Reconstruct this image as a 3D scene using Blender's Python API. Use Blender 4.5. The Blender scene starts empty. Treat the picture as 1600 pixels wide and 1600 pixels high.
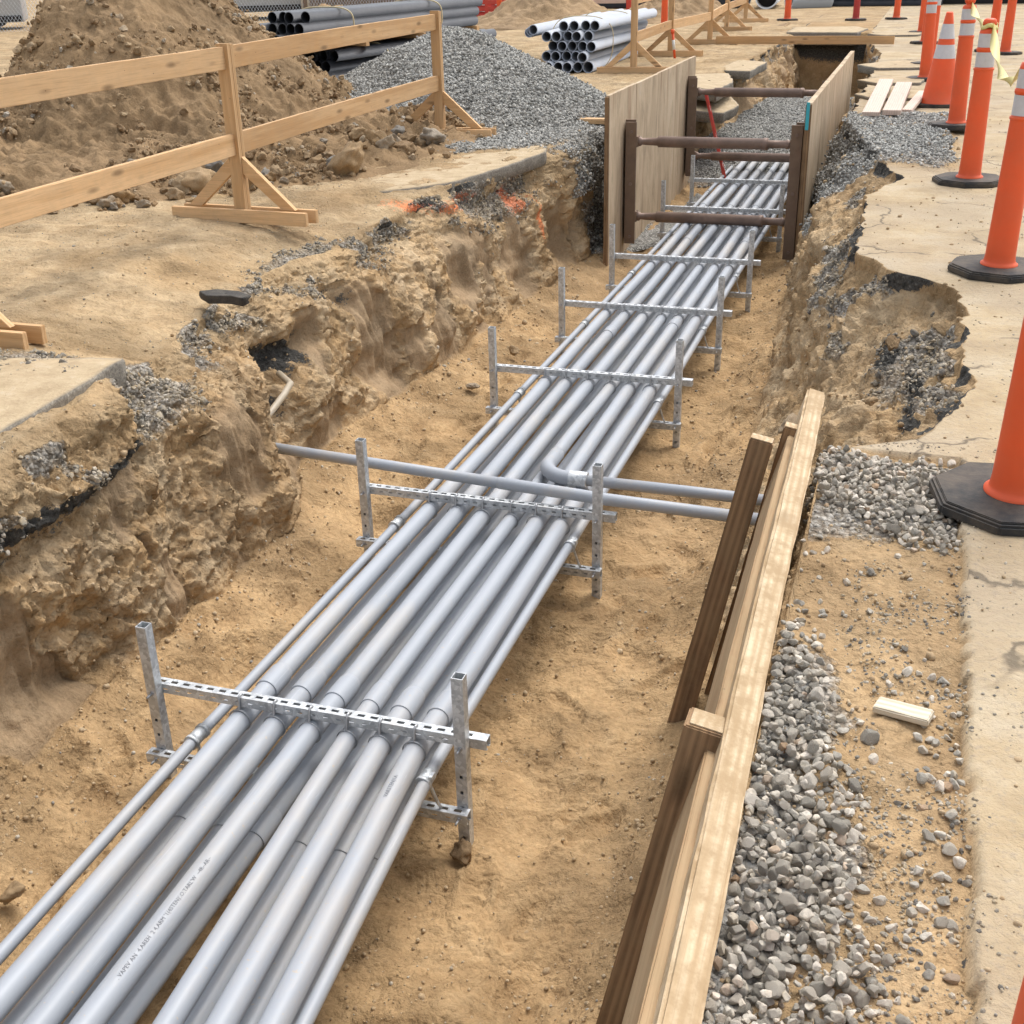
import bpy, bmesh, math, random
import numpy as np
from mathutils import Vector, Matrix, Euler
random.seed(7); RNG = np.random.default_rng(11)
scene = bpy.context.scene
COL = scene.collection
R = math.radians

# ------------------------------------------------------------------ noise
def _h(ix, iy, iz, s):
    n = (ix*374761393 + iy*668265263 + iz*2147483647*3 + s*974634777) & 0xffffffff
    n = ((n ^ (n >> 13))*1274126177) & 0xffffffff
    n = ((n ^ (n >> 15))*2246822519) & 0xffffffff
    return (n ^ (n >> 16)) & 0xffffffff
def noise(P, s=0):
    P = np.asarray(P, float); i = np.floor(P).astype(np.int64); f = P - i
    u = f*f*f*(f*(f*6-15)+10); out = np.zeros(len(P))
    for dx in (0, 1):
        for dy in (0, 1):
            for dz in (0, 1):
                h = _h(i[:,0]+dx, i[:,1]+dy, i[:,2]+dz, s)
                gx = ((h & 1023)/511.5-1); gy = (((h >> 10) & 1023)/511.5-1); gz = (((h >> 20) & 1023)/511.5-1)
                d = gx*(f[:,0]-dx)+gy*(f[:,1]-dy)+gz*(f[:,2]-dz)
                w = (u[:,0] if dx else 1-u[:,0])*(u[:,1] if dy else 1-u[:,1])*(u[:,2] if dz else 1-u[:,2])
                out += w*d
    return out*1.3
def fbm(P, o=4, s=0, g=.5):
    P = np.asarray(P, float); a = 1; t = np.zeros(len(P))
    for k in range(o):
        t += a*noise(P*(2.03**k)+k*17.3, s+k); a *= g
    return t
def ridge(P, o=4, s=0):
    P = np.asarray(P, float); a = 1; t = np.zeros(len(P))
    for k in range(o):
        t += a*(.5-np.abs(noise(P*(2.1**k)+k*9.1, s+k))*1.6); a *= .5
    return t
def worley(P, s=0):
    P = np.asarray(P, float); i = np.floor(P).astype(np.int64); f1 = np.full(len(P), 9.); f2 = f1.copy(); idc = np.zeros(len(P))
    for dx in (-1, 0, 1):
        for dy in (-1, 0, 1):
            for dz in (-1, 0, 1):
                h = _h(i[:,0]+dx, i[:,1]+dy, i[:,2]+dz, s); c = i+[dx, dy, dz]
                q = np.stack([(h & 1023)/1023., ((h >> 10) & 1023)/1023., ((h >> 20) & 1023)/1023.], 1)
                d = np.sqrt(((c+q-P)**2).sum(1)); hid = (h & 255)/255.
                f2 = np.minimum(f2, np.maximum(f1, d)); idc = np.where(d < f1, hid, idc); f1 = np.minimum(f1, d)
    return f1, f2, idc
def sst(a, b, x):
    t = np.clip((x-a)/(b-a), 0, 1); return t*t*(3-2*t)
def V3(x, y, z): return np.stack([x, y, z], 1)

# ------------------------------------------------------------------ objects
def tag(o, label=None, cat=None, group=None, kind=None):
    if label: o['label'] = label
    if cat: o['category'] = cat
    if group: o['group'] = group
    if kind: o['kind'] = kind
    return o
def link(o, parent=None):
    COL.objects.link(o)
    if parent is not None: o.parent = parent
    return o
def empty(name, loc=(0, 0, 0), rz=0, rot=None):
    o = bpy.data.objects.new(name, None); o.empty_display_size = .1
    o.location = loc; o.rotation_euler = rot if rot else (0, 0, rz); return link(o)
def copy_tree(o, parent=None):
    c = o.copy(); COL.objects.link(c)
    if parent is not None: c.parent = parent
    for ch in list(o.children): copy_tree(ch, c)
    return c
def npmesh(name, V, F, mat, parent=None, smooth=True, attrs=None):
    me = bpy.data.meshes.new(name); V = np.asarray(V, np.float32); F = np.asarray(F, np.int32)
    k = F.shape[1]
    me.vertices.add(len(V)); me.vertices.foreach_set('co', V.ravel())
    me.loops.add(F.size); me.loops.foreach_set('vertex_index', F.ravel())
    me.polygons.add(len(F)); me.polygons.foreach_set('loop_start', np.arange(0, F.size, k, dtype=np.int32))
    me.polygons.foreach_set('loop_total', np.full(len(F), k, np.int32))
    me.polygons.foreach_set('use_smooth', np.full(len(F), smooth))
    me.update(calc_edges=True)
    for n, A in (attrs or {}).items():
        at = me.color_attributes.new(n, 'FLOAT_COLOR', 'POINT'); at.data.foreach_set('color', np.asarray(A, np.float32).ravel())
    me.materials.append(mat)
    return link(bpy.data.objects.new(name, me), parent)
class MB:
    def __init__(s): s.bm = bmesh.new()
    def box(s, c, d, M=None, bev=0):
        r = bmesh.ops.create_cube(s.bm, size=1); vs = r['verts']
        bmesh.ops.scale(s.bm, vec=d, verts=vs); bmesh.ops.translate(s.bm, vec=c, verts=vs)
        if M is not None: bmesh.ops.transform(s.bm, matrix=M, verts=vs)
        if bev:
            es = list({e for v in vs for e in v.link_edges})
            bmesh.ops.bevel(s.bm, geom=es, offset=bev, segments=2, affect='EDGES', profile=.6)
        return s
    def tube(s, pts, r, n=16, caps=True, inner=None):
        pts = [Vector(p) for p in pts]; rr = r if isinstance(r, (list, tuple)) else [r]*len(pts)
        rings = []; prev = None
        for i, p in enumerate(pts):
            t = (pts[min(i+1, len(pts)-1)]-pts[max(i-1, 0)]).normalized()
            if prev is None:
                a = Vector((0, 0, 1)) if abs(t.z) < .9 else Vector((1, 0, 0)); u = t.cross(a).normalized()
            else:
                u = (prev-t*prev.dot(t)).normalized()
            prev = u; w = t.cross(u)
            rings.append([s.bm.verts.new(p+(u*math.cos(2*math.pi*k/n)+w*math.sin(2*math.pi*k/n))*rr[i]) for k in range(n)])
        for a, b in zip(rings, rings[1:]):
            for k in range(n):
                f = s.bm.faces.new((a[k], a[(k+1) % n], b[(k+1) % n], b[k])); f.smooth = True
        if caps:
            s.bm.faces.new(rings[0][::-1]); s.bm.faces.new(rings[-1])
        return s
    def lathe(s, prof, n=32, M=None, cap=False):
        rings = []
        for r, z in prof:
            rings.append([s.bm.verts.new((r*math.cos(2*math.pi*k/n), r*math.sin(2*math.pi*k/n), z)) for k in range(n)])
        for a, b in zip(rings, rings[1:]):
            for k in range(n):
                f = s.bm.faces.new((a[k], a[(k+1) % n], b[(k+1) % n], b[k])); f.smooth = True
        if cap: s.bm.faces.new(rings[0][::-1]); s.bm.faces.new(rings[-1])
        if M is not None: bmesh.ops.transform(s.bm, matrix=M, verts=[v for r_ in rings for v in r_])
        return s
    def prism(s, poly, z0, z1, M=None, bev=0):
        b = [s.bm.verts.new((x, y, z0)) for x, y in poly]; t = [s.bm.verts.new((x, y, z1)) for x, y in poly]
        n = len(poly); fs = [s.bm.faces.new(b[::-1]), s.bm.faces.new(t)]
        for k in range(n): fs.append(s.bm.faces.new((b[k], b[(k+1) % n], t[(k+1) % n], t[k])))
        if M is not None: bmesh.ops.transform(s.bm, matrix=M, verts=b+t)
        if bev:
            es = list({e for v in b+t for e in v.link_edges})
            bmesh.ops.bevel(s.bm, geom=es, offset=bev, segments=2, affect='EDGES')
        return s
    def build(s, name, mat, parent=None, M=None):
        me = bpy.data.meshes.new(name); bmesh.ops.recalc_face_normals(s.bm, faces=s.bm.faces[:])
        s.bm.to_mesh(me); s.bm.free(); me.materials.append(mat)
        o = bpy.data.objects.new(name, me)
        if M is not None: o.matrix_local = M
        return link(o, parent)
def frame(a, b, up=(0, 0, 1), roll=0):
    """matrix whose local x runs from a to b, origin midway"""
    a = Vector(a); b = Vector(b); x = (b-a).normalized(); up = Vector(up)
    y = up.cross(x).normalized(); z = x.cross(y)
    M = Matrix((x, y, z)).transposed().to_4x4(); M.translation = (a+b)/2
    return M @ Matrix.Rotation(roll, 4, 'X')
def board(name, a, b, w, h, mat, parent=None, up=(0, 0, 1), bev=.003, rough_end=False, warp=0):
    """timber with grain along local x; w across, h along 'up'"""
    L = (Vector(b)-Vector(a)).length; m = MB(); n = max(2, int(L/.12))
    bm = m.bm; r = bmesh.ops.create_cube(bm, size=1)
    bmesh.ops.scale(bm, vec=(L, w, h), verts=bm.verts[:])
    bmesh.ops.bevel(bm, geom=bm.edges[:], offset=bev, segments=2, affect='EDGES')
    if warp:
        es = [e for e in bm.edges if abs((e.verts[0].co-e.verts[1].co).x) > L*.8]
        bmesh.ops.subdivide_edges(bm, edges=es, cuts=n)
        for v in bm.verts:
            v.co.y += warp*math.sin(v.co.x*2.1+L)*.6; v.co.z += warp*math.sin(v.co.x*1.3+2*L)
            v.co.y += random.uniform(-1, 1)*bev*.25; v.co.z += random.uniform(-1, 1)*bev*.25
    return m.build(name, mat, parent, frame(a, b, up))

# ------------------------------------------------------------------ materials
def newmat(name):
    m = bpy.data.materials.new(name); m.use_nodes = True; nt = m.node_tree
    b = nt.nodes['Principled BSDF']; return m, nt, b
class NT:
    def __init__(s, nt): s.nt = nt; s.tc = None
    def n(s, typ, ins=None, **k):
        nd = s.nt.nodes.new(typ)
        for a, v in k.items(): setattr(nd, a, v)
        for a, v in (ins or {}).items():
            if isinstance(v, bpy.types.NodeSocket): s.nt.links.new(v, nd.inputs[a])
            else: nd.inputs[a].default_value = v
        return nd
    def co(s, which='Object'):
        if s.tc is None: s.tc = s.n('ShaderNodeTexCoord')
        return s.tc.outputs[which]
    def mapping(s, scale, vec=None, loc=(0, 0, 0), rot=(0, 0, 0)):
        return s.n('ShaderNodeMapping', {'Vector': vec or s.co(), 'Scale': scale, 'Location': loc, 'Rotation': rot}).outputs[0]
    def noise(s, sc, det=4, rough=.6, vec=None, dist=0):
        return s.n('ShaderNodeTexNoise', {'Vector': vec or s.co(), 'Scale': sc, 'Detail': det, 'Roughness': rough, 'Distortion': dist}).outputs['Fac']
    def vor(s, sc, out='Distance', vec=None, feature='F1', rnd=1.0):
        return s.n('ShaderNodeTexVoronoi', {'Vector': vec or s.co(), 'Scale': sc, 'Randomness': rnd}, feature=feature).outputs[out]
    def ramp(s, fac, stops):
        r = s.n('ShaderNodeValToRGB', {'Fac': fac}); cr = r.color_ramp
        while len(cr.elements) < len(stops): cr.elements.new(.5)
        for e, (p, c) in zip(cr.elements, stops):
            e.position = p; e.color = (c, c, c, 1) if isinstance(c, (int, float)) else (*c, 1)
        return r.outputs[0]
    def mix(s, f, a, b, mode='MIX'):
        nd = s.nt.nodes.new('ShaderNodeMix'); nd.data_type = 'RGBA'; nd.blend_type = mode
        for sock, v in ((nd.inputs[0], f), (nd.inputs[6], a), (nd.inputs[7], b)):
            if isinstance(v, bpy.types.NodeSocket): s.nt.links.new(v, sock)
            elif isinstance(v, (int, float)): sock.default_value = v if sock == nd.inputs[0] else (v, v, v, 1)
            else: sock.default_value = (*v, 1)
        return nd.outputs[2]
    def math(s, op, a, b=0.0, clamp=False):
        nd = s.nt.nodes.new('ShaderNodeMath'); nd.operation = op; nd.use_clamp = clamp
        for k, v in enumerate((a, b)):
            if isinstance(v, bpy.types.NodeSocket): s.nt.links.new(v, nd.inputs[k])
            else: nd.inputs[k].default_value = v
        return nd.outputs[0]
    def bump(s, h, st, d=.01, prev=None):
        i = {'Height': h, 'Strength': st, 'Distance': d}
        if prev is not None: i['Normal'] = prev
        return s.n('ShaderNodeBump', i).outputs[0]
    def attr(s, name):
        nd = s.n('ShaderNodeAttribute', attribute_name=name); return nd
    def set(s, b, **k):
        for a, v in k.items():
            a = a.replace('_', ' ')
            if isinstance(v, bpy.types.NodeSocket): s.nt.links.new(v, b.inputs[a])
            elif isinstance(v, tuple): b.inputs[a].default_value = (*v, 1)
            else: b.inputs[a].default_value = v
def m_simple(name, col, rough=.6, metal=0, var=.15, sc=20, bumpst=.15, bumpd=.002, dirt=0, dirtcol=(.33, .24, .14)):
    m, nt, b = newmat(name); t = NT(nt)
    f = t.noise(sc, 5, .65); c = t.mix(f, tuple(x*(1-var) for x in col), tuple(min(1, x*(1+var)) for x in col))
    if dirt:
        d = t.ramp(t.noise(sc*.35, 6, .7), [(.5-.12, 0), (.72, 1)]); c = t.mix(t.math('MULTIPLY', d, dirt), c, dirtcol)
    t.set(b, Base_Color=c, Roughness=t.math('ADD', rough-.08, t.math('MULTIPLY', t.noise(sc*2, 3), .16)), Metallic=metal,
          Normal=t.bump(t.noise(sc*5, 4), bumpst, bumpd)); return m
def m_ground(name='soil', mul=1.0):
    m, nt, b = newmat(name); t = NT(nt)
    a = t.attr('mask'); sp = t.n('ShaderNodeSeparateColor', {'Color': a.outputs['Color']})
    grav, asph_shade, pave = sp.outputs; orange = a.outputs['Alpha']
    a2 = t.attr('mask2'); sp2 = t.n('ShaderNodeSeparateColor', {'Color': a2.outputs['Color']}); wall, smooth, dry = sp2.outputs
    n1 = t.noise(.9, 3, .6); n2 = t.noise(6, 5, .72); n3 = t.noise(45, 4, .75)
    soil = t.ramp(n2, [(.3, (.30, .188, .092)), (.5, (.40, .262, .132)), (.7, (.48, .33, .178))])
    soil = t.mix(t.ramp(n1, [(.35, 0), (.65, .55)]), soil, (.45, .305, .16))
    soil = t.mix(t.math('MULTIPLY', wall, t.ramp(t.noise(3.3, 4, .7), [(.42, 0), (.62, .75)])), soil, (.55, .425, .275))  # paler bank soil, lightened further in place of skylight
    soil = t.mix(t.math('MULTIPLY', smooth, .75), soil, (.32, .228, .14))
    drycol = t.ramp(n2, [(.3, (.34, .245, .14)), (.55, (.45, .335, .20)), (.75, (.53, .415, .27))])
    drycol = t.mix(t.ramp(n1, [(.38, .7), (.5, 0)]), drycol, (.35, .24, .125)); drycol = t.mix(t.ramp(n3, [(.54, 0), (.68, .6)]), drycol, (.30, .215, .13))
    soil = t.mix(dry, soil, drycol)
    grit = t.ramp(n3, [(.3, .78), (.5, 1.0), (.72, 1.2)])
    soil = t.mix(1.0, soil, grit, 'MULTIPLY')
    cr = t.noise(2.1, 3, .6); soil = t.mix(1.0, soil, t.ramp(cr, [(.40, 1.10), (.60, .84)]), 'MULTIPLY')
    soil = t.mix(t.math('MULTIPLY', t.ramp(t.vor(21), [(.05, .5), (.16, 0)]), t.ramp(cr, [(.48, 0), (.6, 1)])), soil, (.26, .185, .11))
    soil = t.mix(t.ramp(t.noise(.62, 4, .62), [(.50, 0), (.62, .4)]), soil, (.33, .225, .125))
    if mul != 1: soil = t.mix(1.0, soil, (mul, mul*.97, mul*.92), 'MULTIPLY')
    # pavement: old concrete covered with dust
    pv = t.ramp(t.noise(2.2, 5, .68), [(.30, (.34, .25, .15)), (.5, (.46, .355, .22)), (.70, (.53, .445, .32))])
    pv = t.mix(t.ramp(n3, [(.5, 0), (.75, .45)]), pv, (.38, .32, .25))
    pv = t.mix(t.ramp(n1, [(.42, 0), (.60, .55)]), pv, (.39, .32, .235)); ck = t.vor(1.15, 'Distance', t.n('ShaderNodeVectorMath', {0: t.co(), 1: t.n('ShaderNodeVectorMath', {0: t.n('ShaderNodeTexNoise', {'Scale': 3.5, 'Detail': 4, 'Vector': t.co()}).outputs['Color'], 'Scale': .35}, operation='SCALE').outputs[0]}, operation='ADD').outputs[0], 'DISTANCE_TO_EDGE'); pv = t.mix(t.math('MULTIPLY', t.ramp(ck, [(.004, .8), (.014, 0)]), t.ramp(n1, [(.48, 0), (.52, 1)])), pv, (.14, .115, .085)); pv = t.mix(t.ramp(n3, [(.55, 0), (.70, .5)]), pv, (.26, .22, .17))
    pv = t.mix(t.ramp(t.vor(34), [(.0, .55), (.13, 0)]), pv, (.2, .17, .14))
    soil = t.mix(pave, soil, pv)
    # broken aggregate
    cellc = t.n('ShaderNodeSeparateColor', {'Color': t.vor(52, 'Color')}).outputs[0]
    gc = t.ramp(cellc, [(.1, (.18, .175, .16)), (.5, (.34, .33, .305)), (.95, (.55, .535, .49))])
    gd = t.vor(52); gc = t.mix(t.ramp(gd, [(.35, 0), (.75, .7)]), gc, (.13, .115, .095))
    gm = t.math('MULTIPLY', grav, 1.0); edge = t.ramp(t.math('ADD', gm, t.math('MULTIPLY', t.math('SUBTRACT', n3, .5), .9)), [(.42, 0), (.55, 1)])
    c = t.mix(t.math('MULTIPLY', edge, t.ramp(grav, [(.5, .45), (.92, 1)])), soil, gc)
    am = t.ramp(t.math('ADD', asph_shade, t.math('MULTIPLY', t.math('SUBTRACT', n3, .5), 1.1)), [(.45, 0), (.55, 1)])
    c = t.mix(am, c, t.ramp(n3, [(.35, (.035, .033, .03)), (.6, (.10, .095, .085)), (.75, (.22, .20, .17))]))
    om = t.ramp(t.math('ADD', orange, t.math('MULTIPLY', t.math('SUBTRACT', n3, .5), 1.8)), [(.55, 0), (.85, .6)])
    c = t.mix(om, c, (.85, .20, .06))
    ps = t.math('SUBTRACT', 1.0, t.math('MULTIPLY', pave, .62)); dull = lambda h: t.math('MULTIPLY', h, ps)
    bp = t.bump(dull(n2), .7, .03)
    lump = t.math('MULTIPLY', t.vor(38, 'Distance', t.mapping((1, 1, 1), t.n('ShaderNodeVectorMath', {0: t.co(), 1: t.n('ShaderNodeVectorMath', {0: t.n('ShaderNodeTexNoise', {'Scale': 9, 'Vector': t.co()}).outputs['Color'], 'Scale': .12}, operation='SCALE').outputs[0]}, operation='ADD').outputs[0])), t.math('SUBTRACT', 1, t.math('MULTIPLY', smooth, .8)))
    bp = t.bump(dull(lump), .6, -.012, bp)
    crumb = t.ramp(t.noise(2.1, 3, .6), [(.42, .15), (.6, 1.0)]); bp = t.bump(t.math('MULTIPLY', dull(n3), crumb), 1.0, .012, bp)
    bp = t.bump(t.noise(150, 2, .7), .8, .004, bp)
    bp = t.bump(t.math('MULTIPLY', gd, edge), 1.0, -.016, bp)
    t.set(b, Base_Color=c, Roughness=.95, Normal=bp); b.inputs['Specular IOR Level'].default_value = .15
    return m
def m_slab():
    m, nt, b = newmat('dusty_concrete'); t = NT(nt)
    geo = t.n('ShaderNodeNewGeometry'); nz = t.n('ShaderNodeSeparateXYZ', {'Vector': geo.outputs['Normal']}).outputs[2]
    top = t.ramp(nz, [(.6, 0), (.9, 1)])
    n2 = t.noise(7, 6, .7); n3 = t.noise(60, 5, .75)
    a = t.ramp(n3, [(.3, (.13, .115, .095)), (.55, (.27, .24, .195)), (.75, (.42, .39, .33))])
    bb = t.ramp(n2, [(.3, (.36, .265, .155)), (.55, (.48, .37, .23)), (.75, (.54, .45, .32))])
    c = t.mix(top, a, bb)
    t.set(b, Base_Color=c, Roughness=.95, Normal=t.bump(n3, .6, .008, t.bump(n2, .5, .03))); return m
def m_wood(name, light, dark, knots=.5, dirt=0., dirtcol=(.45, .33, .19), rough=.75, stain=None):
    m, nt, b = newmat(name); t = NT(nt)
    oi = t.n('ShaderNodeObjectInfo'); off = t.n('ShaderNodeCombineXYZ', {0: t.math('MULTIPLY', oi.outputs['Random'], 37.0), 1: t.math('MULTIPLY', oi.outputs['Random'], 11.0), 2: 0.0}).outputs[0]
    v = t.n('ShaderNodeVectorMath', {0: t.co(), 1: off}, operation='ADD').outputs[0]
    vs = t.mapping((.9, 14, 14), v); g = t.noise(1.6, 6, .62, vs, .9)
    vf = t.mapping((3, 120, 120), v); gf = t.noise(1.5, 4, .6, vf)
    w = t.n('ShaderNodeTexWave', {'Vector': t.mapping((.35, 9, 9), v), 'Scale': 1.5, 'Distortion': 5.0, 'Detail': 3.0, 'Detail Scale': 1.2}, bands_direction='Y').outputs['Fac']
    c = t.mix(t.ramp(t.math('ADD', t.math('MULTIPLY', g, .6), t.math('MULTIPLY', w, .4)), [(.25, 0), (.7, 1)]), dark, light)
    c = t.mix(t.math('MULTIPLY', t.ramp(gf, [(.5, 0), (.75, .5)]), 1.0), c, tuple(x*.6 for x in dark))
    kd = t.vor(1.0, 'Distance', t.mapping((2.6, 9, 9), v)); km = t.ramp(kd, [(.07, min(1, knots*1.3)), (.2, 0)])
    c = t.mix(km, c, tuple(x*.32 for x in dark))
    c = t.mix(t.ramp(t.vor(9, 'Distance', t.mapping((1, 1.6, 1.6), v)), [(.035, .8), (.06, 0)]), c, tuple(x*.25 for x in dark))
    tint = t.ramp(oi.outputs['Random'], [(0, .86), (1, 1.1)]); c = t.mix(1.0, c, tint, 'MULTIPLY')
    if stain: c = t.mix(t.ramp(t.noise(1.2, 5, .7, t.mapping((.6, 6, 6), v)), [(.52, 0), (.66, .6)]), c, stain)
    if dirt:
        c = t.mix(t.math('MULTIPLY', t.ramp(t.noise(9, 7, .72, v), [(.40, 0), (.60, 1)]), dirt), c, dirtcol)
    h = t.math('ADD', t.math('MULTIPLY', g, .6), t.math('MULTIPLY', gf, .5))
    t.set(b, Base_Color=c, Roughness=rough, Normal=t.bump(h, .35, .004)); b.inputs['Specular IOR Level'].default_value = .25
    return m
def m_pvc(name='grey_pvc', col=(.35, .375, .41), dust=.6):
    m, nt, b = newmat(name); t = NT(nt); oi = t.n('ShaderNodeObjectInfo')
    v = t.mapping((1, .35, 1))
    n = t.noise(5, 6, .7, v); c = t.mix(n, tuple(x*.93 for x in col), tuple(x*1.06 for x in col))
    c = t.mix(1.0, c, t.ramp(oi.outputs['Random'], [(0, .93), (1, 1.05)]), 'MULTIPLY')
    dn = t.ramp(t.noise(3.2, 7, .72, v), [(.47, 0), (.72, dust)]); c = t.mix(dn, c, (.50, .44, .36))
    sp = t.ramp(t.noise(60, 2, .5), [(.70, 0), (.76, .6)]); c = t.mix(sp, c, (.5, .4, .27))
    scr = t.ramp(t.noise(2.0, 3, .6, t.mapping((60, 1.2, 60))), [(.62, 0), (.72, .25)]); c = t.mix(scr, c, (.6, .61, .64))
    t.set(b, Base_Color=c, Roughness=t.math('ADD', .36, t.math('MULTIPLY', n, .22)), Normal=t.bump(t.noise(30, 3), .06, .002)); return m
def m_galv():
    m, nt, b = newmat('galvanised_steel'); t = NT(nt)
    cc = t.n('ShaderNodeSeparateColor', {'Color': t.vor(70, 'Color')}).outputs[0]
    c = t.ramp(cc, [(0, (.44, .46, .475)), (.5, (.57, .59, .60)), (1, (.72, .74, .75))])
    c = t.mix(t.ramp(t.noise(12, 6, .7), [(.5, 0), (.72, .45)]), c, (.25, .25, .24))
    c = t.mix(t.ramp(t.noise(5, 6, .7), [(.58, 0), (.75, .4)]), c, (.45, .36, .25))
    t.set(b, Base_Color=c, Metallic=.55, Roughness=t.math('ADD', .40, t.math('MULTIPLY', cc, .18)), Normal=t.bump(t.noise(90, 3), .08, .001)); return m
def m_stones(name, use_attr, stops, dusty=.35):
    m, nt, b = newmat(name); t = NT(nt)
    f = t.attr('tint').outputs['Fac'] if use_attr else t.n('ShaderNodeObjectInfo').outputs['Random']
    c = t.ramp(f, stops); n = t.noise(60, 5, .7); c = t.mix(1.0, c, t.ramp(n, [(.3, .62), (.55, 1), (.75, 1.35)]), 'MULTIPLY')
    c = t.mix(t.ramp(t.noise(14, 5, .7), [(.5, 0), (.7, dusty)]), c, (.50, .38, .22))
    t.set(b, Base_Color=c, Roughness=.88, Normal=t.bump(n, .8, .004)); b.inputs['Specular IOR Level'].default_value = .2; return m
GREY = [(0, (.26, .24, .205)), (.2, (.39, .36, .305)), (.45, (.49, .45, .38)), (.7, (.57, .51, .42)), (.93, (.68, .62, .53)), (1, (.44, .30, .19))]
GREYP = [(0, (.15, .15, .14)), (.25, (.29, .285, .265)), (.6, (.46, .45, .415)), (.85, (.56, .55, .51)), (1, (.74, .72, .66))]
BROWN = [(0, (.22, .145, .08)), (.35, (.33, .215, .11)), (.6, (.40, .28, .16)), (.85, (.33, .27, .20)), (1, (.26, .25, .23))]
M = dict(
 soil=m_ground(), slab=m_slab(), pvc=m_pvc(), pvclight=m_pvc('pale_pvc', (.42, .45, .50), .35), galv=m_galv(),
 pine=m_wood('fresh_pine', (.72, .475, .255), (.58, .345, .16), .6, .18, (.42, .31, .2)),
 beam=m_wood('muddy_beam', (.68, .54, .36), (.50, .36, .21), .35, .95, (.385, .27, .15)),
 oldpvc=m_pvc('old_pipe', (.42, .35, .25), .95),
 plank=m_wood('brown_plank', (.46, .32, .185), (.33, .21, .11), .4, .5, (.42, .31, .18)),
 stake=m_wood('wet_stake', (.33, .20, .105), (.18, .105, .054), .5, .3, (.33, .225, .12), stain=(.08, .05, .03)),
 ply=m_wood('weathered_panel', (.60, .45, .30), (.46, .325, .20), .3, .5, (.46, .37, .26), stain=(.30, .17, .10)),
 pale=m_wood('pale_plank', (.66, .53, .45), (.55, .42, .34), .2, .2, (.5, .42, .33)),
 scrap=m_wood('bleached_wood', (.72, .66, .54), (.55, .47, .34), .3),
 rust=m_simple('rusty_steel', (.19, .125, .085), .75, .15, .45, 9, .4, .003, .5, (.30, .22, .15)),
 strut=m_simple('strut_steel', (.27, .19, .15), .62, .35, .35, 9, .3, .002, .5, (.10, .075, .06)),
 wire=m_simple('tie_wire', (.44, .45, .46), .45, .6, .2, 30),
 orange=m_simple('orange_plastic', (.86, .105, .022), .5, 0, .14, 4, .12, .002, .42, (.55, .17, .08)),
 orange2=m_simple('faded_orange_plastic', (.78, .13, .045), .5, 0, .1, 8, .1, .002, .4, (.45, .2, .12)),
 dred=m_simple('dark_red_plastic', (.42, .035, .03), .5),
 band=m_simple('reflective_sheeting', (.62, .62, .64), .38, 0, .12, 30, .1, .001, .3, (.4, .36, .32)),
 rubber=m_simple('black_rubber', (.028, .028, .028), .8, 0, .3, 14, .4, .003, .85, (.16, .125, .09)),
 black=m_simple('black_pipe', (.022, .024, .03), .33, 0, .3, 8, .05, .001, .35, (.10, .095, .09)),
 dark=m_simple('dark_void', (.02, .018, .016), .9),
 yellow=m_simple('yellow_tape', (.72, .62, .22), .4, 0, .1, 10), ink=m_simple('black_ink', (.17, .175, .19), .6),
 red=m_simple('red_paint', (.62, .05, .035), .5, 0, .12, 8, .1, .002, .2), blue=m_simple('turquoise_paint', (.05, .42, .50), .6),
 grey=m_simple('grey_paint', (.42, .44, .44), .5, 0, .1, 2, .05, .002, .25), white=m_simple('white_paint', (.75, .75, .72), .5, 0, .05, 4, dirt=.2),
 green=m_simple('dark_green_paint', (.05, .12, .10), .5), twine=m_simple('pale_twine', (.60, .50, .30), .8),
 brownwall=m_simple('old_boarding', (.20, .15, .11), .85, 0, .3, 5, .4, .01),
 tyre=m_simple('tyre_rubber', (.025, .025, .025), .8),
 gstone=m_stones('gravel_stone', False, GREY), gstuff=m_stones('gravel_stone_mass', True, GREY),
 gchip=m_stones('crushed_gravel', True, GREYP, .12), dustchip=m_stones('dusty_aggregate', True, [(0, (.16, .15, .135)), (.4, (.30, .275, .23)), (.7, (.42, .35, .25)), (1, (.55, .49, .40))], .65),
 heapclod=m_stones('heap_clod', True, [(0, (.22, .145, .08)), (.5, (.30, .205, .115)), (.9, (.40, .295, .18)), (1, (.40, .36, .30))], .3),
 clod=m_stones('soil_clod', True, [(0, (.40, .28, .16)), (.5, (.48, .35, .21)), (.88, (.55, .42, .27)), (.96, (.5, .45, .37)), (1, (.3, .28, .25))], .3),
 cobble=m_stones('brown_cobble', False, BROWN, .5), asphalt=m_simple('broken_asphalt', (.055, .052, .048), .92, 0, .5, 40, .9, .008, .5, (.2, .17, .13)),
)
def m_ply():
    m, nt, b = newmat('weathered_plywood'); t = NT(nt); oi = t.n('ShaderNodeObjectInfo')
    off = t.n('ShaderNodeCombineXYZ', {0: t.math('MULTIPLY', oi.outputs['Random'], 19.0), 1: 0.0, 2: t.math('MULTIPLY', oi.outputs['Random'], 7.0)}).outputs[0]
    v = t.n('ShaderNodeVectorMath', {0: t.co(), 1: off}, operation='ADD').outputs[0]
    c = t.ramp(t.noise(1.4, 6, .7, t.mapping((.8, 2.2, 2.2), v), .8), [(.3, (.36, .27, .18)), (.48, (.52, .40, .27)), (.62, (.60, .475, .33)), (.75, (.50, .43, .34))])
    c = t.mix(t.ramp(t.noise(1.3, 4, .65, t.mapping((.35, 9, 9), v)), [(.56, 0), (.68, .75)]), c, (.29, .165, .10))
    c = t.mix(t.ramp(t.noise(5, 6, .75, t.mapping((.8, 3, 3), v)), [(.52, 0), (.66, .55)]), c, (.30, .24, .17))
    t.set(b, Base_Color=c, Roughness=.85, Normal=t.bump(t.noise(5, 6, .7, t.mapping((1, 5, 5), v)), .5, .006)); b.inputs['Specular IOR Level'].default_value = .2
    return m
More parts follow.
